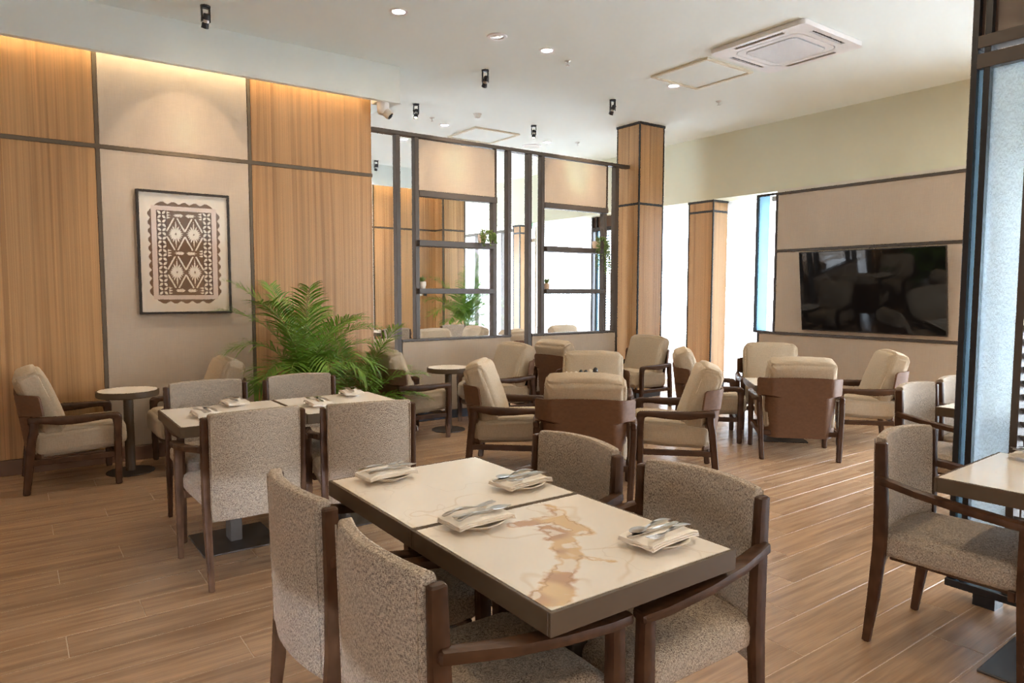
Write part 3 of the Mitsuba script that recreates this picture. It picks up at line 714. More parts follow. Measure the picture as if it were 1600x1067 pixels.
dining_chair(6.30, 10.78, 90, 'grey dining chair beyond the lattice screen beside the white planter', True)

# ================================================================== TABLES
def square_table(x0, x1, y0, y1, mname, label, group, deg=0.0, ht=0.752, base=0.21, pw=(0.033, 0.055), deep=0.056, cat='table'):
    t = thing('dining_table' if cat == 'table' else 'coffee_table', label, cat, group)
    cx, cy, a, b = (x0+x1)/2, (y0+y1)/2, (x1-x0)/2, (y1-y0)/2
    M = at(cx, cy, 0, deg)
    e = 0.011
    rim = CAT([cbox(-a, a, -b, -b+e, ht-deep, ht, 0.0015), cbox(-a, a, b-e, b, ht-deep, ht, 0.0015), cbox(-a, -a+e, -b+e, b-e, ht-deep, ht, 0.0015), cbox(a-e, a, -b+e, b-e, ht-deep, ht, 0.0015),
               cbox(-a+e, a-e, -b+e, b-e, ht-deep+0.004, ht-0.012)])
    part(t, 'rim', ply(rim, 'm_edge'), M, 'bronze edge band')
    part(t, 'marble_top', ply(cbox(-a+e, a-e, -b+e, b-e, ht-0.012, ht+0.0006), mname), M, 'cream marble top with veins')
    part(t, 'pedestal', ply(cbox(-pw[0], pw[0], -pw[1], pw[1], 0.010, ht-deep, 0.004), 'm_steelbase'), M)
    part(t, 'base_plate', ply(cbox(-base, base, -base, base, 0.0, 0.010, 0.003), 'm_steelbase'), M)
    return t
gold = [((1.425, 1.740, 0.014), (1.350, 1.610, 0.028)), ((1.350, 1.610, 0.03), (1.205, 1.640, 0.018)), ((1.345, 1.600, 0.038), (1.335, 1.480, 0.042)),
        ((1.335, 1.480, 0.035), (1.245, 1.490, 0.035)), ((1.260, 1.560, 0.03), (1.245, 1.480, 0.045)), ((1.245, 1.480, 0.045), (1.175, 1.350, 0.040)), ((1.175, 1.350, 0.03), (1.050, 1.235, 0.036)), ((1.060, 1.235, 0.03), (0.975, 1.185, 0.055)), ((1.19, 1.37, 0.014), (1.22, 1.24, 0.010))]
marble('m_marble_near', 1.0, gold); marble('m_marble_far', 2.7); 
square_table(0.920, 1.568, 1.130, 1.778, 'm_marble_near', 'near square marble table with a large golden stain, closest to the camera', None)
square_table(0.920, 1.568, 1.782, 2.436, 'm_marble_far', 'near square marble table without the stain, joined behind the stained one', None)
square_table(0.665, 1.325, 3.825, 4.485, 'm_marble_far', 'left half of the farther pair of marble tables, below the framed print', None)
square_table(1.329, 1.989, 3.825, 4.485, 'm_marble_far', 'right half of the farther pair of marble tables, in front of the palms', None)
square_table(2.815, 3.495, 0.485, 1.165, 'm_marble_far', 'marble table at the right edge in front of the glass divider', None, deg=2.0)
square_table(4.555, 5.205, 1.235, 1.885, 'm_marble_far', 'marble table corner showing left of the glass divider, below the television', None)
square_table(5.209, 5.859, 1.235, 1.885, 'm_marble_far', 'marble table continuing behind the frosted glass divider', None)
square_table(4.95, 5.60, 10.75, 11.40, 'm_marble_far', 'small table beyond the lattice screen between grey dining chairs', None)
t1 = square_table(3.51, 4.11, 3.90, 4.50, 'm_marble_far', 'low square marble coffee table in the chess armchair group', None, deg=45, ht=0.62, base=0.20, cat='coffee table')
t2 = square_table(5.83, 6.47, 3.63, 4.27, 'm_marble_far', 'low square marble coffee table in the television armchair group', None, deg=45, ht=0.56, base=0.21, cat='coffee table')
RT = dict(top=ply(lathe([(0, 0.645), (0.212, 0.645), (0.212, 0.6625), (0, 0.6625)], 64), 'm_marble_far', 30), rim=ply(lathe([(0, 0.612), (0.214, 0.612), (0.222, 0.617), (0.225, 0.625), (0.225, 0.660), (0.221, 0.662), (0.2125, 0.662), (0.2125, 0.645), (0, 0.645)], 64), 'm_edge', 30),
          col=ply(lathe([(0.036, 0.012), (0.036, 0.612)], 32), 'm_edge', True), base=ply(lathe([(0, 0), (0.172, 0), (0.175, 0.004), (0.174, 0.008), (0.16, 0.011), (0.036, 0.014), (0, 0.014)], 56), 'm_steelbase', 30))
for x, y, lab in ((0.716, 6.24, 'round pedestal side table between the two armchairs below the framed print'), (3.665, 6.22, 'round pedestal side table against the lattice dado, right of the palms'),
                  (5.93, 6.30, 'round pedestal side table by the tall oak column, only its top showing behind an armchair')):
    t = thing('side_table', lab, 'side table', 'round marble side tables'); M = at(x, y)
    part(t, 'rim', RT['rim'], M); part(t, 'top', RT['top'], M, 'round cream stone top'); part(t, 'column', RT['col'], M); part(t, 'base', RT['base'], M)

# ================================================================== PLACE SETTINGS
def flat_bend(poly, th, zf):
    m = prism(poly, 0, th); m = m.subdivide_to_size(0.012) if False else m
    v = np.array(m.vertices); v[:, 2] += zf(v[:, 0]); m.vertices = v; return m
def strip_poly(xs, ws):
    return Polygon(np.vstack([np.stack([xs, ws], 1), np.stack([xs[::-1], -ws[::-1]], 1)]))
hx = lin(-0.095, 0.035, 14)
hw_ = np.interp(hx, [-0.095, -0.085, -0.04, 0.0, 0.035], [0.006, 0.0095, 0.0065, 0.004, 0.0035])
zf = lambda x: 0.004 + 0.010*np.sin(np.clip((x+0.095)/0.13, 0, 1)*np.pi)*1.0 + np.clip(x-0.035, 0, 1)*0.10
def fork_mesh():
    head = strip_poly(np.array([0.030, 0.045, 0.055, 0.066]), np.array([0.004, 0.010, 0.012, 0.012]))
    tines = [sbox(0.064, y-0.0016, 0.100, y+0.0016) for y in (-0.0102, -0.0035, 0.0035, 0.0102)]
    return flat_bend(unary_union([strip_poly(hx, hw_), head] + tines), 0.0022, zf)
def spoon_mesh():
    h = flat_bend(strip_poly(hx, hw_), 0.0022, zf)
    b = trimesh.creation.icosphere(2); b.apply_scale([0.031, 0.0195, 0.006]); v = np.array(b.vertices); v[:, 2] = np.where(v[:, 2] > 0, -0.3*v[:, 2], v[:, 2]); b.vertices = v + np.array([0.064, 0, 0.013])
    return CAT([h, b])
def knife_mesh():
    x = np.r_[lin(-0.095, 0.0, 8), lin(0.004, 0.112, 12)]
    w = np.r_[np.interp(lin(-0.095, 0, 8), [-0.095, -0.085, 0], [0.006, 0.009, 0.0055]), np.interp(lin(0.004, 0.112, 12), [0.004, 0.02, 0.085, 0.112], [0.006, 0.009, 0.008, 0.001])]
    return flat_bend(strip_poly(x, w), 0.0026, lambda q: 0.006 + 0*q)
plate_prof = [(0, 0.002), (0.048, 0.002), (0.050, 0.0), (0.054, 0.0), (0.056, 0.005), (0.085, 0.017), (0.0865, 0.0185), (0.085, 0.0195), (0.056, 0.008), (0.050, 0.006), (0, 0.006)]
def napkin_mesh():
    ms = []
    for i, (sx, sy) in enumerate(((0.200, 0.124), (0.198, 0.122), (0.200, 0.116))):
        n = 13; X, Y = np.meshgrid(lin(-sx/2, sx/2, n), lin(-sy/2, sy/2, n), indexing='ij')
        Z = 0.0215 + 0.0045*i - 0.012*np.clip((np.abs(X)-0.062)/0.04, 0, 1)**1.6*0.5 + 0.0025*np.exp(-((np.abs(Y)-sy/2)/0.010)**2)*0 + 0.0012*np.sin(Y*90 + i)
        Vt = np.stack([X, Y, Z + 0.0022], -1).reshape(-1, 3); Vb = np.stack([X, Y, Z - 0.0018], -1).reshape(-1, 3); F = []
        for a in range(n-1):
            for b in range(n-1):
                p, q, r, s = a*n+b, (a+1)*n+b, (a+1)*n+b+1, a*n+b+1
                F += [(p, q, r), (p, r, s), (n*n+p, n*n+r, n*n+q), (n*n+p, n*n+s, n*n+r)]
        ed = [i2*n for i2 in range(n)] , 
        loop = [a*n for a in range(n)] + [(n-1)*n+b for b in range(1, n)] + [a*n+n-1 for a in range(n-2, -1, -1)] + [b for b in range(n-2, 0, -1)]
        for a, b in zip(loop, loop[1:] + loop[:1]): F += [(a, n*n+a, n*n+b), (a, n*n+b, b)]
        m = trimesh.Trimesh(np.vstack([Vt, Vb]), np.array(F), process=False); m.fix_normals(); ms.append(m)
    return CAT(ms)
PS = dict(plate=ply(lathe(plate_prof, 56), 'm_china', 40), nap=ply(napkin_mesh(), 'm_napkin', 40), fork=ply(fork_mesh(), 'm_chrome', 30), spoon=ply(spoon_mesh(), 'm_chrome', 40), knife=ply(knife_mesh(), 'm_chrome', 30))
def setting(x, y, deg, where, z=0.7535, dx=0.0):
    base = at(x, y, z, deg)
    k = thing('plate', 'white plate ' + where, 'plate', 'small white plates under napkins'); scene[k] = {**PS['plate'], 'to_world': base}
    k = thing('napkin', 'folded cream napkin ' + where, 'napkin', 'folded napkins on plates'); scene[k] = {**PS['nap'], 'to_world': base}
    for nm, oy, ox, tw, oz in (('fork', 0.034, -0.006, 4, 0.0345), ('knife', -0.006, 0.010, -3, 0.0335), ('spoon', -0.026, 0.004, 5, 0.0345)):
        k = thing(nm, f'silver {nm} on the napkin ' + where, nm, 'cutlery on the tables'); scene[k] = {**PS[nm], 'to_world': base @ T().translate([ox, oy, oz]).rotate([0, 0, 1], tw)}
setting(1.105, 2.330, 4, 'at the far left corner of the near tables')
setting(1.450, 1.955, 186, 'at the far right of the near tables')
setting(1.100, 1.705, 2, 'in the middle of the near tables, just before the seam')
setting(1.432, 1.285, 184, 'at the right corner of the stained near table')
setting(0.845, 4.080, 92, 'at the left front corner of the farther tables')
setting(1.075, 4.390, 272, 'at the back of the left farther table')
setting(1.485, 4.080, 88, 'at the front of the right farther table, by the seam')
setting(1.820, 4.370, 262, 'at the right back corner of the farther tables')
setting(3.400, 0.990, 88, 'on the table at the right edge, beside the glass divider')
for x, y, w in ((5.12, 11.0, 'on the small table beyond the lattice screen'),):
    k = thing('plate', 'white plate ' + w, 'plate'); scene[k] = {**PS['plate'], 'to_world': at(x, y, 0.7535)}
    k = thing('napkin', 'folded napkin ' + w, 'napkin'); scene[k] = {**PS['nap'], 'to_world': at(x, y, 0.7535, 20)}

# ================================================================== CHESS SET
cb = thing('chess_board', 'raised dark chess board on the low table between the armchairs', 'chess board')
BZ = 0.6215
Mb = at(3.80, 4.29, BZ, 45)
part(cb, 'box', ply(cbox(-0.17, 0.17, -0.17, 0.17, 0, 0.045, 0.003), 'm_wood'), Mb)
part(cb, 'field', ply(CAT([cbox(-0.15+0.0375*i, -0.15+0.0375*(i+1), -0.15+0.0375*k, -0.15+0.0375*(k+1), 0.045, 0.0462) for i in range(8) for k in range(8) if (i+k) % 2]), 'm_paper'), Mb)
pawn = [(0, 0), (0.016, 0), (0.017, 0.008), (0.009, 0.018), (0.007, 0.034), (0.012, 0.042), (0.014, 0.052), (0.012, 0.063), (0.006, 0.069), (0, 0.070)]
mat('m_chess_dark', (0.012, 0.012, 0.013), 0.12, clearcoat=0.6); mat('m_chess_light', (0.80, 0.76, 0.68), 0.12, clearcoat=0.6)
pm = lathe(pawn, 20)
for i, (dkk, big) in enumerate(((0, .9), (0, .9), (0, .95), (1, 1.1), (1, 1.1), (0, 1.2), (1, 1.35))):
    k = thing('chess_piece', ('black' if dkk else 'white') + ' chess piece in the row on the chess board, ' + ('first', 'second', 'third', 'fourth', 'fifth', 'sixth', 'seventh')[i] + ' from the left', 'chess piece', 'chess pieces on the low table')
    p = np.array([3.80, 4.29]) + (i-3)*0.040*np.array([math.cos(-0.62), math.sin(-0.62)])
    scene[k] = {**ply(xform(pm, np.diag([big*1.2, big*1.2, 0.75 + big*1.1, 1])), 'm_chess_dark' if dkk else 'm_chess_light', 30), 'to_world': at(p[0], p[1], BZ+0.0463)}

# ================================================================== PLANTS
def frond_mesh(base, az, L, el, droop, nl=34, ll=0.24, seed=0, wid=0.011, ymax=None, twist=0.0):
    rs = np.random.RandomState(seed)
    n = 22; s = lin(0, 1, n)
    ang = math.radians(el) - math.radians(droop)*s**1.4
    ds = L/(n-1)
    h = np.r_[0, np.cumsum(np.cos(ang[:-1])*ds)]; z = np.r_[0, np.cumsum(np.sin(ang[:-1])*ds)]
    d = np.array([math.cos(az), math.sin(az), 0]); sd = np.array([-math.sin(az), math.cos(az), 0])
    P = np.asarray(base) + np.outer(h, d) + np.outer(z, [0, 0, 1]) + np.outer(twist*s**2*L, sd)
    V, F = [], []
    for i in range(nl):
        for sg in (-1, 1):
            t_ = 0.22 + 0.78*(i + 0.25*sg + rs.rand()*0.3)/nl
            t_ = min(t_, 0.999)
            j_ = t_*(n-1); a = int(j_); f = j_ - a
            p = P[a]*(1-f) + P[min(a+1, n-1)]*f
            tg = P[min(a+1, n-1)] - P[a] if a < n-1 else P[-1] - P[-2]; tg = tg/np.linalg.norm(tg)
            up = np.cross(sd, tg); up = up/np.linalg.norm(up)*-1 if np.cross(sd, tg)[2] < 0 else np.cross(sd, tg)/np.linalg.norm(np.cross(sd, tg))
            l = ll*(0.45 + 0.75*math.sin(math.pi*min(1, (t_-0.12)/0.95)))*(0.85 + 0.3*rs.rand())
            dirv = tg*(0.55 + 0.5*t_) + sd*sg*0.85 + up*(0.38 + 0.15*rs.randn())
            dirv /= np.linalg.norm(dirv)
            wv = np.cross(dirv, up); wv /= np.linalg.norm(wv)
            k0 = len(V)
            for q, w in ((0, 0.35), (0.35, 1.0), (0.7, 0.75), (1.0, 0.05)):
                c = p + dirv*l*q + np.array([0, 0, -1])*l*0.34*q*q
                V += [c - wv*wid/2*w, c + wv*wid/2*w]
            for q in range(3): F += [(k0+2*q, k0+2*q+1, k0+2*q+3), (k0+2*q, k0+2*q+3, k0+2*q+2)]
    V = np.array(V)
    st = sweep(P[:-1], lin(0.006, 0.0015, n-1), lin(0.006, 0.0015, n-1), n=6, e=2, side=sd, cap=0)
    if ymax is not None:
        def cl(A):
            y = A[:, 1]; over = y > ymax-0.12; A[over, 1] = ymax - 0.12 + 0.11*np.tanh((y[over]-ymax+0.12)/0.35); return A
        V = cl(V); st.vertices = cl(np.array(st.vertices))
    return trimesh.Trimesh(V, np.array(F), process=False), st
def palm(x, y, pot_r, pot_h, fr, label, seed, ymax=None, pot_mat='m_pot'):
    t = thing('potted_palm', label, 'palm')
    part(t, 'pot', ply(lathe([(0, 0), (pot_r*0.74, 0), (pot_r*0.78, 0.01), (pot_r, pot_h-0.01), (pot_r*0.99, pot_h), (pot_r*0.93, pot_h), (pot_r*0.90, pot_h-0.05), (0, pot_h-0.05)], 40), pot_mat, 40), at(x, y), 'white tapered planter')
    part(t, 'soil', ply(lathe([(0, pot_h-0.045), (pot_r*0.90, pot_h-0.045), (pot_r*0.90, pot_h-0.05), (0, pot_h-0.05)], 24), 'm_soil'), at(x, y))
    rs = np.random.RandomState(seed)
    for i, (az, L, el, dr_, ll) in enumerate(fr):
        b = (x + 0.05*math.cos(math.radians(az)), y + 0.05*math.sin(math.radians(az)), pot_h - 0.05)
        lm, st = frond_mesh(b, math.radians(az), L, el, dr_, nl=int(24 + 18*L), ll=ll, wid=0.013, seed=seed*50+i, ymax=ymax, twist=0.06*rs.randn())
        k = part(t, 'frond', ply(lm, 'm_leaf', False)); part(k, 'stalk', ply(st, 'm_stem', True))
    return t
palm(2.12, 6.16, 0.20, 0.48, [(-175, 0.98, 86, 118, .23), (170, 1.15, 88, 86, .24), (-150, 0.86, 80, 145, .23), (-118, 0.90, 82, 145, .24), (-92, 0.95, 84, 140, .24), (-66, 0.90, 80, 145, .24), (-42, 0.94, 82, 138, .24), (-18, 1.02, 82, 122, .24),
     (4, 1.12, 82, 100, .25), (16, 1.05, 87, 88, .24), (-135, 1.20, 89, 80, .24), (-60, 1.12, 88, 90, .25), (-100, 1.22, 90, 62, .25), (165, 1.30, 89, 66, .25), (-165, 0.72, 66, 135, .20), (-80, 0.66, 62, 132, .20), (-30, 0.70, 62, 130, .20),
     (-108, 0.78, 72, 140, .21), (-145, 0.74, 70, 138, .20), (-8, 0.78, 68, 128, .21), (60, 1.05, 86, 66, .23), (120, 1.20, 88, 50, .23), (-60, 0.56, 48, 120, .19), (-120, 0.54, 48, 120, .19), (20, 0.66, 62, 120, .20)],
     'tall leafy palm against the oak panel, left of the smaller palm', 5, ymax=6.64)
palm(2.50, 6.02, 0.15, 0.34, [(10, 0.98, 74, 40, .22), (25, 0.85, 50, 55, .22), (-10, 0.72, 40, 70, .20), (-60, 0.60, 52, 90, .20), (-110, 0.62, 58, 85, .20), (170, 0.60, 50, 85, .20), (140, 0.66, 66, 70, .20), (90, 0.80, 80, 40, .2), (-30, 0.78, 62, 75, .22), (-80, 0.55, 35, 80, .2), (-160, 0.55, 42, 85, .2), (-5, 0.55, 22, 60, .18)],
     'smaller palm with arching fronds between the tall palm and an armchair', 9, ymax=6.64)
palm(6.93, 11.13, 0.25, 0.82, [(180, 1.0, 66, 80, .30), (-170, 0.9, 62, 105, .30), (-130, 0.9, 72, 110, .30), (-90, 0.9, 76, 105, .30), (-50, 0.9, 72, 105, .30), (-10, 1.0, 66, 85, .30), (10, 1.0, 72, 75, .30), (-60, 1.25, 86, 50, .30), (-100, 1.40, 89, 30, .30), (160, 1.15, 82, 60, .30), (-30, 1.2, 82, 60, .30), (-120, 0.8, 56, 110, .28), (-75, 0.75, 56, 110, .28), (-20, 0.8, 52, 100, .28),
     (-100, 1.15, 84, 70, .30), (-75, 1.05, 80, 85, .30), (-140, 1.05, 80, 85, .30), (-105, 0.65, 46, 100, .26), (-60, 0.65, 50, 100, .26), (-150, 0.68, 52, 100, .26)],
     'palm in a white planter beyond the lattice screen, framed by its left shelves', 13, ymax=11.58)
def little_pot(x, z, label, trail, pot='m_pot', r=0.042, h=0.075, seed=0):
    t = thing('shelf_plant', label, 'potted plant')
    M = at(x, LY, z)
    part(t, 'pot', ply(lathe([(0, 0), (r*0.8, 0), (r, h*0.6), (r*0.97, h), (r*0.85, h), (r*0.83, h-0.012), (0, h-0.012)], 24), pot, 40), M)
    rs = np.random.RandomState(seed); ms = []
    if trail:
        for i in range(26 if trail > 0.3 else 13):
            a = math.radians(-90 + 150*(rs.rand()-0.5)) + 0.5; l = trail*(0.35 + 0.65*rs.rand()); n = 14
            s = lin(0, 1, n)
            rad = (r*0.4 + (r*1.25 + 0.04*rs.rand() + 0.085)*np.clip(s*4, 0, 1)**0.7)
            P = np.stack([rad*np.cos(a)*0.75 + 0.03*rs.randn()*s, rad*np.sin(a), h + 0.035*np.sin(np.clip(s*4, 0, 1)*np.pi) - l*np.clip(s-0.18, 0, 1)], 1)
            for q in P[1:]:
                for _ in range(3):
                    b = trimesh.creation.icosphere(0); b.apply_scale([0.007, 0.007, 0.0085]); b.apply_translation(q + 0.010*rs.randn(3)); ms.append(b)
        part(t, 'trailing_stems', ply(CAT(ms), 'm_leaf_small', True), M)
    else:
        for i in range(22):
            a = rs.rand()*6.28; e_ = 0.5 + 0.9*rs.rand(); l = 0.05 + 0.025*rs.rand()
            d = np.array([math.cos(a)*math.cos(e_), math.sin(a)*math.cos(e_), math.sin(e_)])
            s_ = np.array([-math.sin(a), math.cos(a), 0])
            P = [np.array([0, 0, h-0.01]) + d*l*q + np.array([0, 0, 0.01*q]) for q in (0, .4, .75, 1)]
            ms.append(sweep(P, [0.004, 0.010, 0.008, 0.001], [0.002, 0.003, 0.003, 0.001], n=6, e=2, side=s_, cap=0))
        part(t, 'leaves', ply(CAT(ms), 'm_leaf_small', True), M)
little_pot(3.680, 1.484, 'small white succulent pot on the left lower shelf of the lattice', 0, seed=1)
little_pot(4.470, 2.010, 'pink pot with short trailing plant on the left upper lattice shelf', 0.17, 'm_potpink', 0.05, 0.10, seed=2)
little_pot(5.440, 1.484, 'small pink cactus pot on the right lower shelf of the lattice', 0, 'm_potpink', 0.036, 0.07, seed=3)
little_pot(6.265, 2.012, 'pink pot with long trailing string plant on the right upper lattice shelf', 0.52, 'm_potpink', 0.05, 0.10, seed=4)

# ================================================================== CEILING FITTINGS
dl_trim = ply(lathe([(0.050, 0.0), (0.052, -0.004), (0.062, -0.007), (0.072, -0.005), (0.075, 0.0), (0.050, 0.0)], 40), 'm_white', 40)
dl_lamp = lathe([(0, -0.0022), (0.050, -0.0022), (0.050, -0.0005), (0, -0.0005)], 32)
for i, (x, y, lab) in enumerate(((2.619, 5.20, 'first downlight, nearest the camera'), (4.149, 5.20, 'downlight in the middle of the ceiling'), (5.962, 5.25, 'downlight at the corner of the square ceiling hatch'),
                                 (4.841, 8.28, 'downlight above the lattice screen, left one'), (6.632, 8.30, 'downlight above the lattice screen, right one'), (4.798, 9.40, 'downlight seen between the left lattice posts'))):
    t = thing('downlight', 'round glowing recessed ' + lab, 'downlight', 'recessed downlights in the white ceiling'); M = at(x, y, H)
    part(t, 'trim_ring', dl_trim, M)
    d = dict(glow(dl_lamp, DOWN*WARM, True)); d['to_world'] = M; scene[numbered(t + '__lamp')] = d
# the rest of the lamp grid, outside the picture
for x, y in ((2.62, 2.1), (4.15, 2.1), (5.96, 2.1), (1.1, 2.1), (1.1, -1.0), (2.62, -1.0), (4.15, -1.0), (7.4, 2.1)):
    t = thing('downlight', 'round glowing recessed downlight outside the picture', 'downlight', 'recessed downlights outside the picture'); M = at(x, y, H)
    part(t, 'trim_ring', dl_trim, M)
    d = dict(glow(dl_lamp, DOWN*WARM, True)); d['to_world'] = M; scene[numbered(t + '__lamp')] = d
# unlit glass downlight and round speaker
t = thing('ceiling_fitting', 'round white ceiling downlight fitting with an unlit glass centre', 'ceiling fitting'); M = at(3.568, 5.18, H)
part(t, 'ring', ply(lathe([(0.052, 0), (0.060, -0.010), (0.085, -0.008), (0.092, 0.0)], 40), 'm_white', 40), M)
part(t, 'lens', ply(lathe([(0, -0.004), (0.030, -0.006), (0.054, -0.002), (0.054, 0.0), (0, 0)], 32), 'm_chrome', 40), M)
t = thing('ceiling_speaker', 'flat round white ceiling speaker right of the far hatch', 'ceiling speaker'); M = at(6.62, 8.66, H)
part(t, 'ring', ply(lathe([(0.125, 0), (0.128, -0.010), (0.145, -0.008), (0.150, 0)], 40), 'm_white', 40), M)
part(t, 'grille', ply(lathe([(0, -0.006), (0.125, -0.006), (0.125, 0), (0, 0)], 40), 'm_plastic', 40), M)
# track spotlights
def spotlight(x, y, aim, label, power):
    t = thing('spotlight', label, 'spotlight', 'black surface spotlights'); M = at(x, y, H)
    d = np.array(aim) - np.array([x, y, H - 0.145]); d /= np.linalg.norm(d)
    yaw = math.atan2(d[1], d[0]); M = at(x, y, H, math.degrees(yaw))
    part(t, 'mount', ply(lathe([(0, -0.012), (0.036, -0.012), (0.038, -0.008), (0.038, 0), (0, 0)], 28), 'm_black', 30), M)
    part(t, 'bracket', ply(CAT([cbox(-0.016, 0.016, s*0.030-0.003, s*0.030+0.003, -0.125, -0.012, 0.001) for s in (-1, 1)] + [cbox(-0.016, 0.016, -0.030, 0.030, -0.018, -0.012)]), 'm_black'), M)
    tilt = math.degrees(math.acos(-d[2]))
    body = lathe([(0, 0.055), (0.020, 0.055), (0.024, 0.050), (0.026, -0.040), (0.0275, -0.042), (0.0275, -0.055), (0.022, -0.055), (0.021, -0.042), (0, -0.042)], 28)
    Mb_ = M @ T().translate([0, 0, -0.115]).rotate([0, 1, 0], -tilt)
    part(t, 'body', ply(body, 'm_black', 35), Mb_)
    part(t, 'collar', ply(lathe([(0.0265, -0.012), (0.028, -0.010), (0.028, 0.010), (0.0265, 0.012)], 28), 'm_chrome', 30), Mb_)
    if power:
        g = dict(glow(lathe([(0, -0.0445), (0.020, -0.0445), (0.020, -0.043), (0, -0.043)], 24), np.array([1, .78, .52])*60*min(1, power))); g['to_world'] = Mb_; scene[numbered(t + '__lens')] = g
        o = np.array([x, y, H-0.115]) + d*0.062
        scene[t + '_beam'] = {'type': 'spot', 'to_world': T().look_at(origin=list(o), target=list(o + d), up=[0.3, 0.9, 0.1]), 'intensity': rgb(*(SPOT*power*np.array([1.0, 0.76, 0.52]))), 'cutoff_angle': 33.0, 'beam_width': 2.0}
    else: part(t, 'lens', ply(lathe([(0, -0.0445), (0.020, -0.0445), (0.020, -0.043), (0, -0.043)], 24), 'm_chrome'), Mb_)
spotlight(1.331, 6.00, (1.25, 6.64, 2.35), 'black spotlight above the framed print', 1.0)
spotlight(4.000, 6.02, (4.15, 6.78, 2.55), 'black spotlight before the left lattice fabric panel', 1.0)
spotlight(4.034, 7.575, (3.4, 7.0, 1.0), 'lit black spotlight beyond the lattice top, right of the white camera', 0.6)
spotlight(5.817, 6.05, (5.95, 6.78, 2.75), 'black spotlight left of the tall oak column', 1.0)
spotlight(5.836, 7.594, (5.3, 7.0, 1.0), 'lit black spotlight beyond the lattice top, above the right fabric panel', 0.6)
spotlight(5.181, 11.2, (5.3, 11.9, 2.4), 'tiny black spotlight in the far zone beside the end of the left wall', 0.8)
# sprinklers, detector
spr = ply(CAT([lathe([(0, 0), (0.032, 0), (0.030, -0.008), (0.010, -0.012), (0.008, -0.030), (0, -0.030)], 24), lathe([(0, -0.046), (0.004, -0.046), (0.004, -0.03), (0, -0.03)], 10), lathe([(0, -0.048), (0.020, -0.046), (0.020, -0.044), (0, -0.045)], 20)]), 'm_chrome', 35)
for x, y, lab in ((4.498, 5.31, 'sprinkler head right of the middle downlight'), (6.867, 5.35, 'sprinkler head between the hatch and the cream bulkhead'), (4.507, 8.03, 'sprinkler head above the left of the lattice screen'), (7.018, 8.04, 'sprinkler head left of the tall column top')):
    k = thing('sprinkler', 'small chrome ceiling ' + lab, 'sprinkler'); scene[k] = {**spr, 'to_world': at(x, y, H)}
t = thing('smoke_detector', 'white smoke detector on the ceiling above the far hatch', 'smoke detector'); M = at(4.881, 7.525, H)
part(t, 'base', ply(lathe([(0, -0.014), (0.050, -0.014), (0.052, 0), (0, 0)], 32), 'm_plastic', 35), M)
part(t, 'body', ply(lathe([(0, -0.058), (0.026, -0.058), (0.036, -0.050), (0.042, -0.020), (0.044, -0.014), (0, -0.014)], 32), 'm_plastic', 35), M)
t = thing('security_camera', 'white security camera hanging under the end of the soffit', 'security camera'); 
cam_b = lathe([(0, 0), (0.062, 0), (0.060, -0.085), (0.048, -0.108), (0, -0.112)], 32)
part(t, 'base', ply(cam_b, 'm_white', 35), at(3.105, 6.53, 3.34))
hd = lathe([(0, 0.0), (0.044, 0.0), (0.046, 0.012), (0.044, 0.075), (0, 0.078)], 28)
part(t, 'head', ply(hd, 'm_plastic', 35), T().translate([3.115, 6.515, 3.26]).rotate([0.6, 0.8, 0], 132))
part(t, 'lens', ply(lathe([(0, 0.0785), (0.034, 0.077), (0.034, 0.082), (0, 0.084)], 24), 'm_screen', 35), T().translate([3.115, 6.515, 3.26]).rotate([0.6, 0.8, 0], 132))
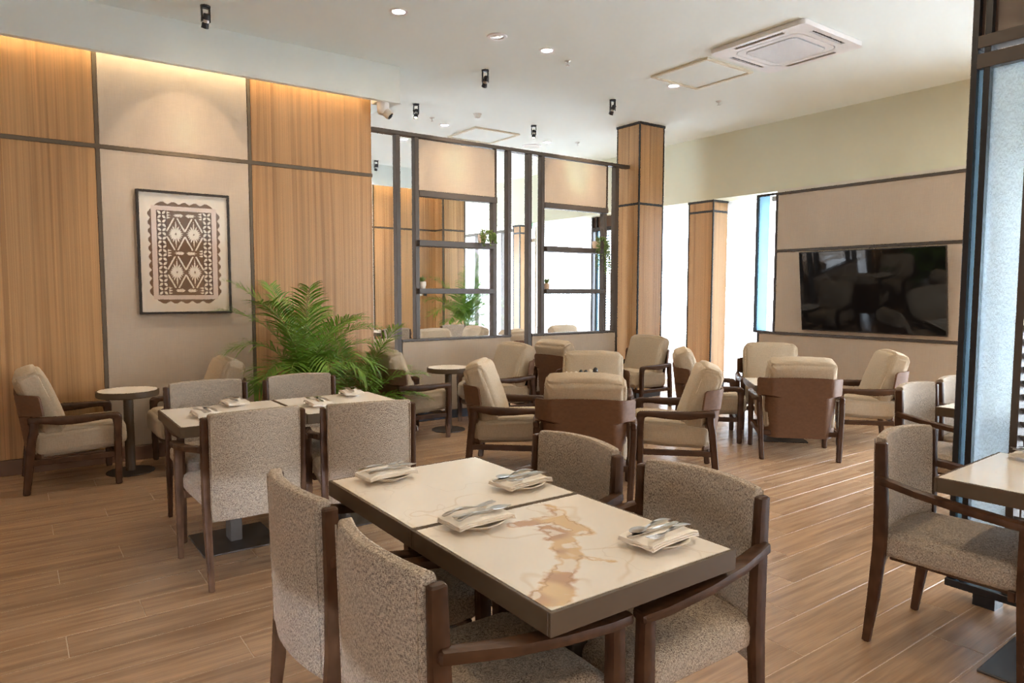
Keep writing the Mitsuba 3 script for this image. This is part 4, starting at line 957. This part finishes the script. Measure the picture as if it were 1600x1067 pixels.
# access hatches
def hatch(x0, x1, y0, y1, label):
    t = thing('access_hatch', label, 'ceiling hatch')
    w, dp = 0.030, 0.022
    for a, b, c, d in ((x0, x1, y0, y0+w), (x0, x1, y1-w, y1), (x0, x0+w, y0+w, y1-w), (x1-w, x1, y0+w, y1-w)):
        part(t, 'frame_bar', ply(cbox(a, b, c, d, H-dp, H, 0.002), 'm_hatch'))
    part(t, 'panel', ply(cbox(x0+w+0.006, x1-w-0.006, y0+w+0.006, y1-w-0.006, H-0.010, H), 'm_ceiling'))
hatch(5.50, 6.23, 4.43, 5.16, 'square framed access hatch beside the air conditioner')
hatch(5.22, 5.98, 8.10, 8.86, 'square framed access hatch above the lattice screen')
# air conditioner
ac = thing('air_conditioner', 'square white ceiling cassette air conditioner with a round-cornered grille', 'air conditioner')
ACx, ACy = 5.838, 3.820
Mac = at(ACx, ACy, H)
def rrect(a, b, r): return sbox(-a+r, -b+r, a-r, b-r).buffer(r, 12)
slots = [sbox(-0.25, 0.385, 0.25, 0.430), sbox(-0.25, -0.430, 0.25, -0.385), sbox(0.385, -0.25, 0.430, 0.25), sbox(-0.430, -0.25, -0.385, 0.25)]
face = rrect(0.478, 0.478, 0.05).difference(unary_union(slots)).difference(rrect(0.335, 0.335, 0.11).difference(rrect(0.325, 0.325, 0.10)))
part(ac, 'fascia', ply(prism(face, -0.045, -0.004), 'm_white'), Mac)
part(ac, 'backing', ply(cbox(-0.455, 0.455, -0.455, 0.455, -0.022, 0.0), 'm_slot'), Mac)
gr = rrect(0.265, 0.265, 0.075)
mat('m_grille', (0.36, 0.40, 0.45), 0.5)
part(ac, 'grille_plate', ply(prism(gr, -0.049, -0.045), 'm_grille'), Mac)
gl = []
for i in range(-13, 14):
    y = i*0.0190
    seg = sbox(-0.26, y-0.0045, 0.26, y+0.0045).intersection(rrect(0.258, 0.258, 0.07))
    if not seg.is_empty: gl.append(prism(seg, -0.055, -0.049))
part(ac, 'grille', ply(CAT(gl), 'm_white'), Mac)
for (a, b, c, d) in ((-0.245, 0.245, 0.395, 0.420), (-0.245, 0.245, -0.420, -0.395), (0.395, 0.420, -0.245, 0.245), (-0.420, -0.395, -0.245, 0.245)):
    part(ac, 'flap', ply(cbox(a, b, c, d, -0.034, -0.028, 0.001), 'm_slot'), Mac)
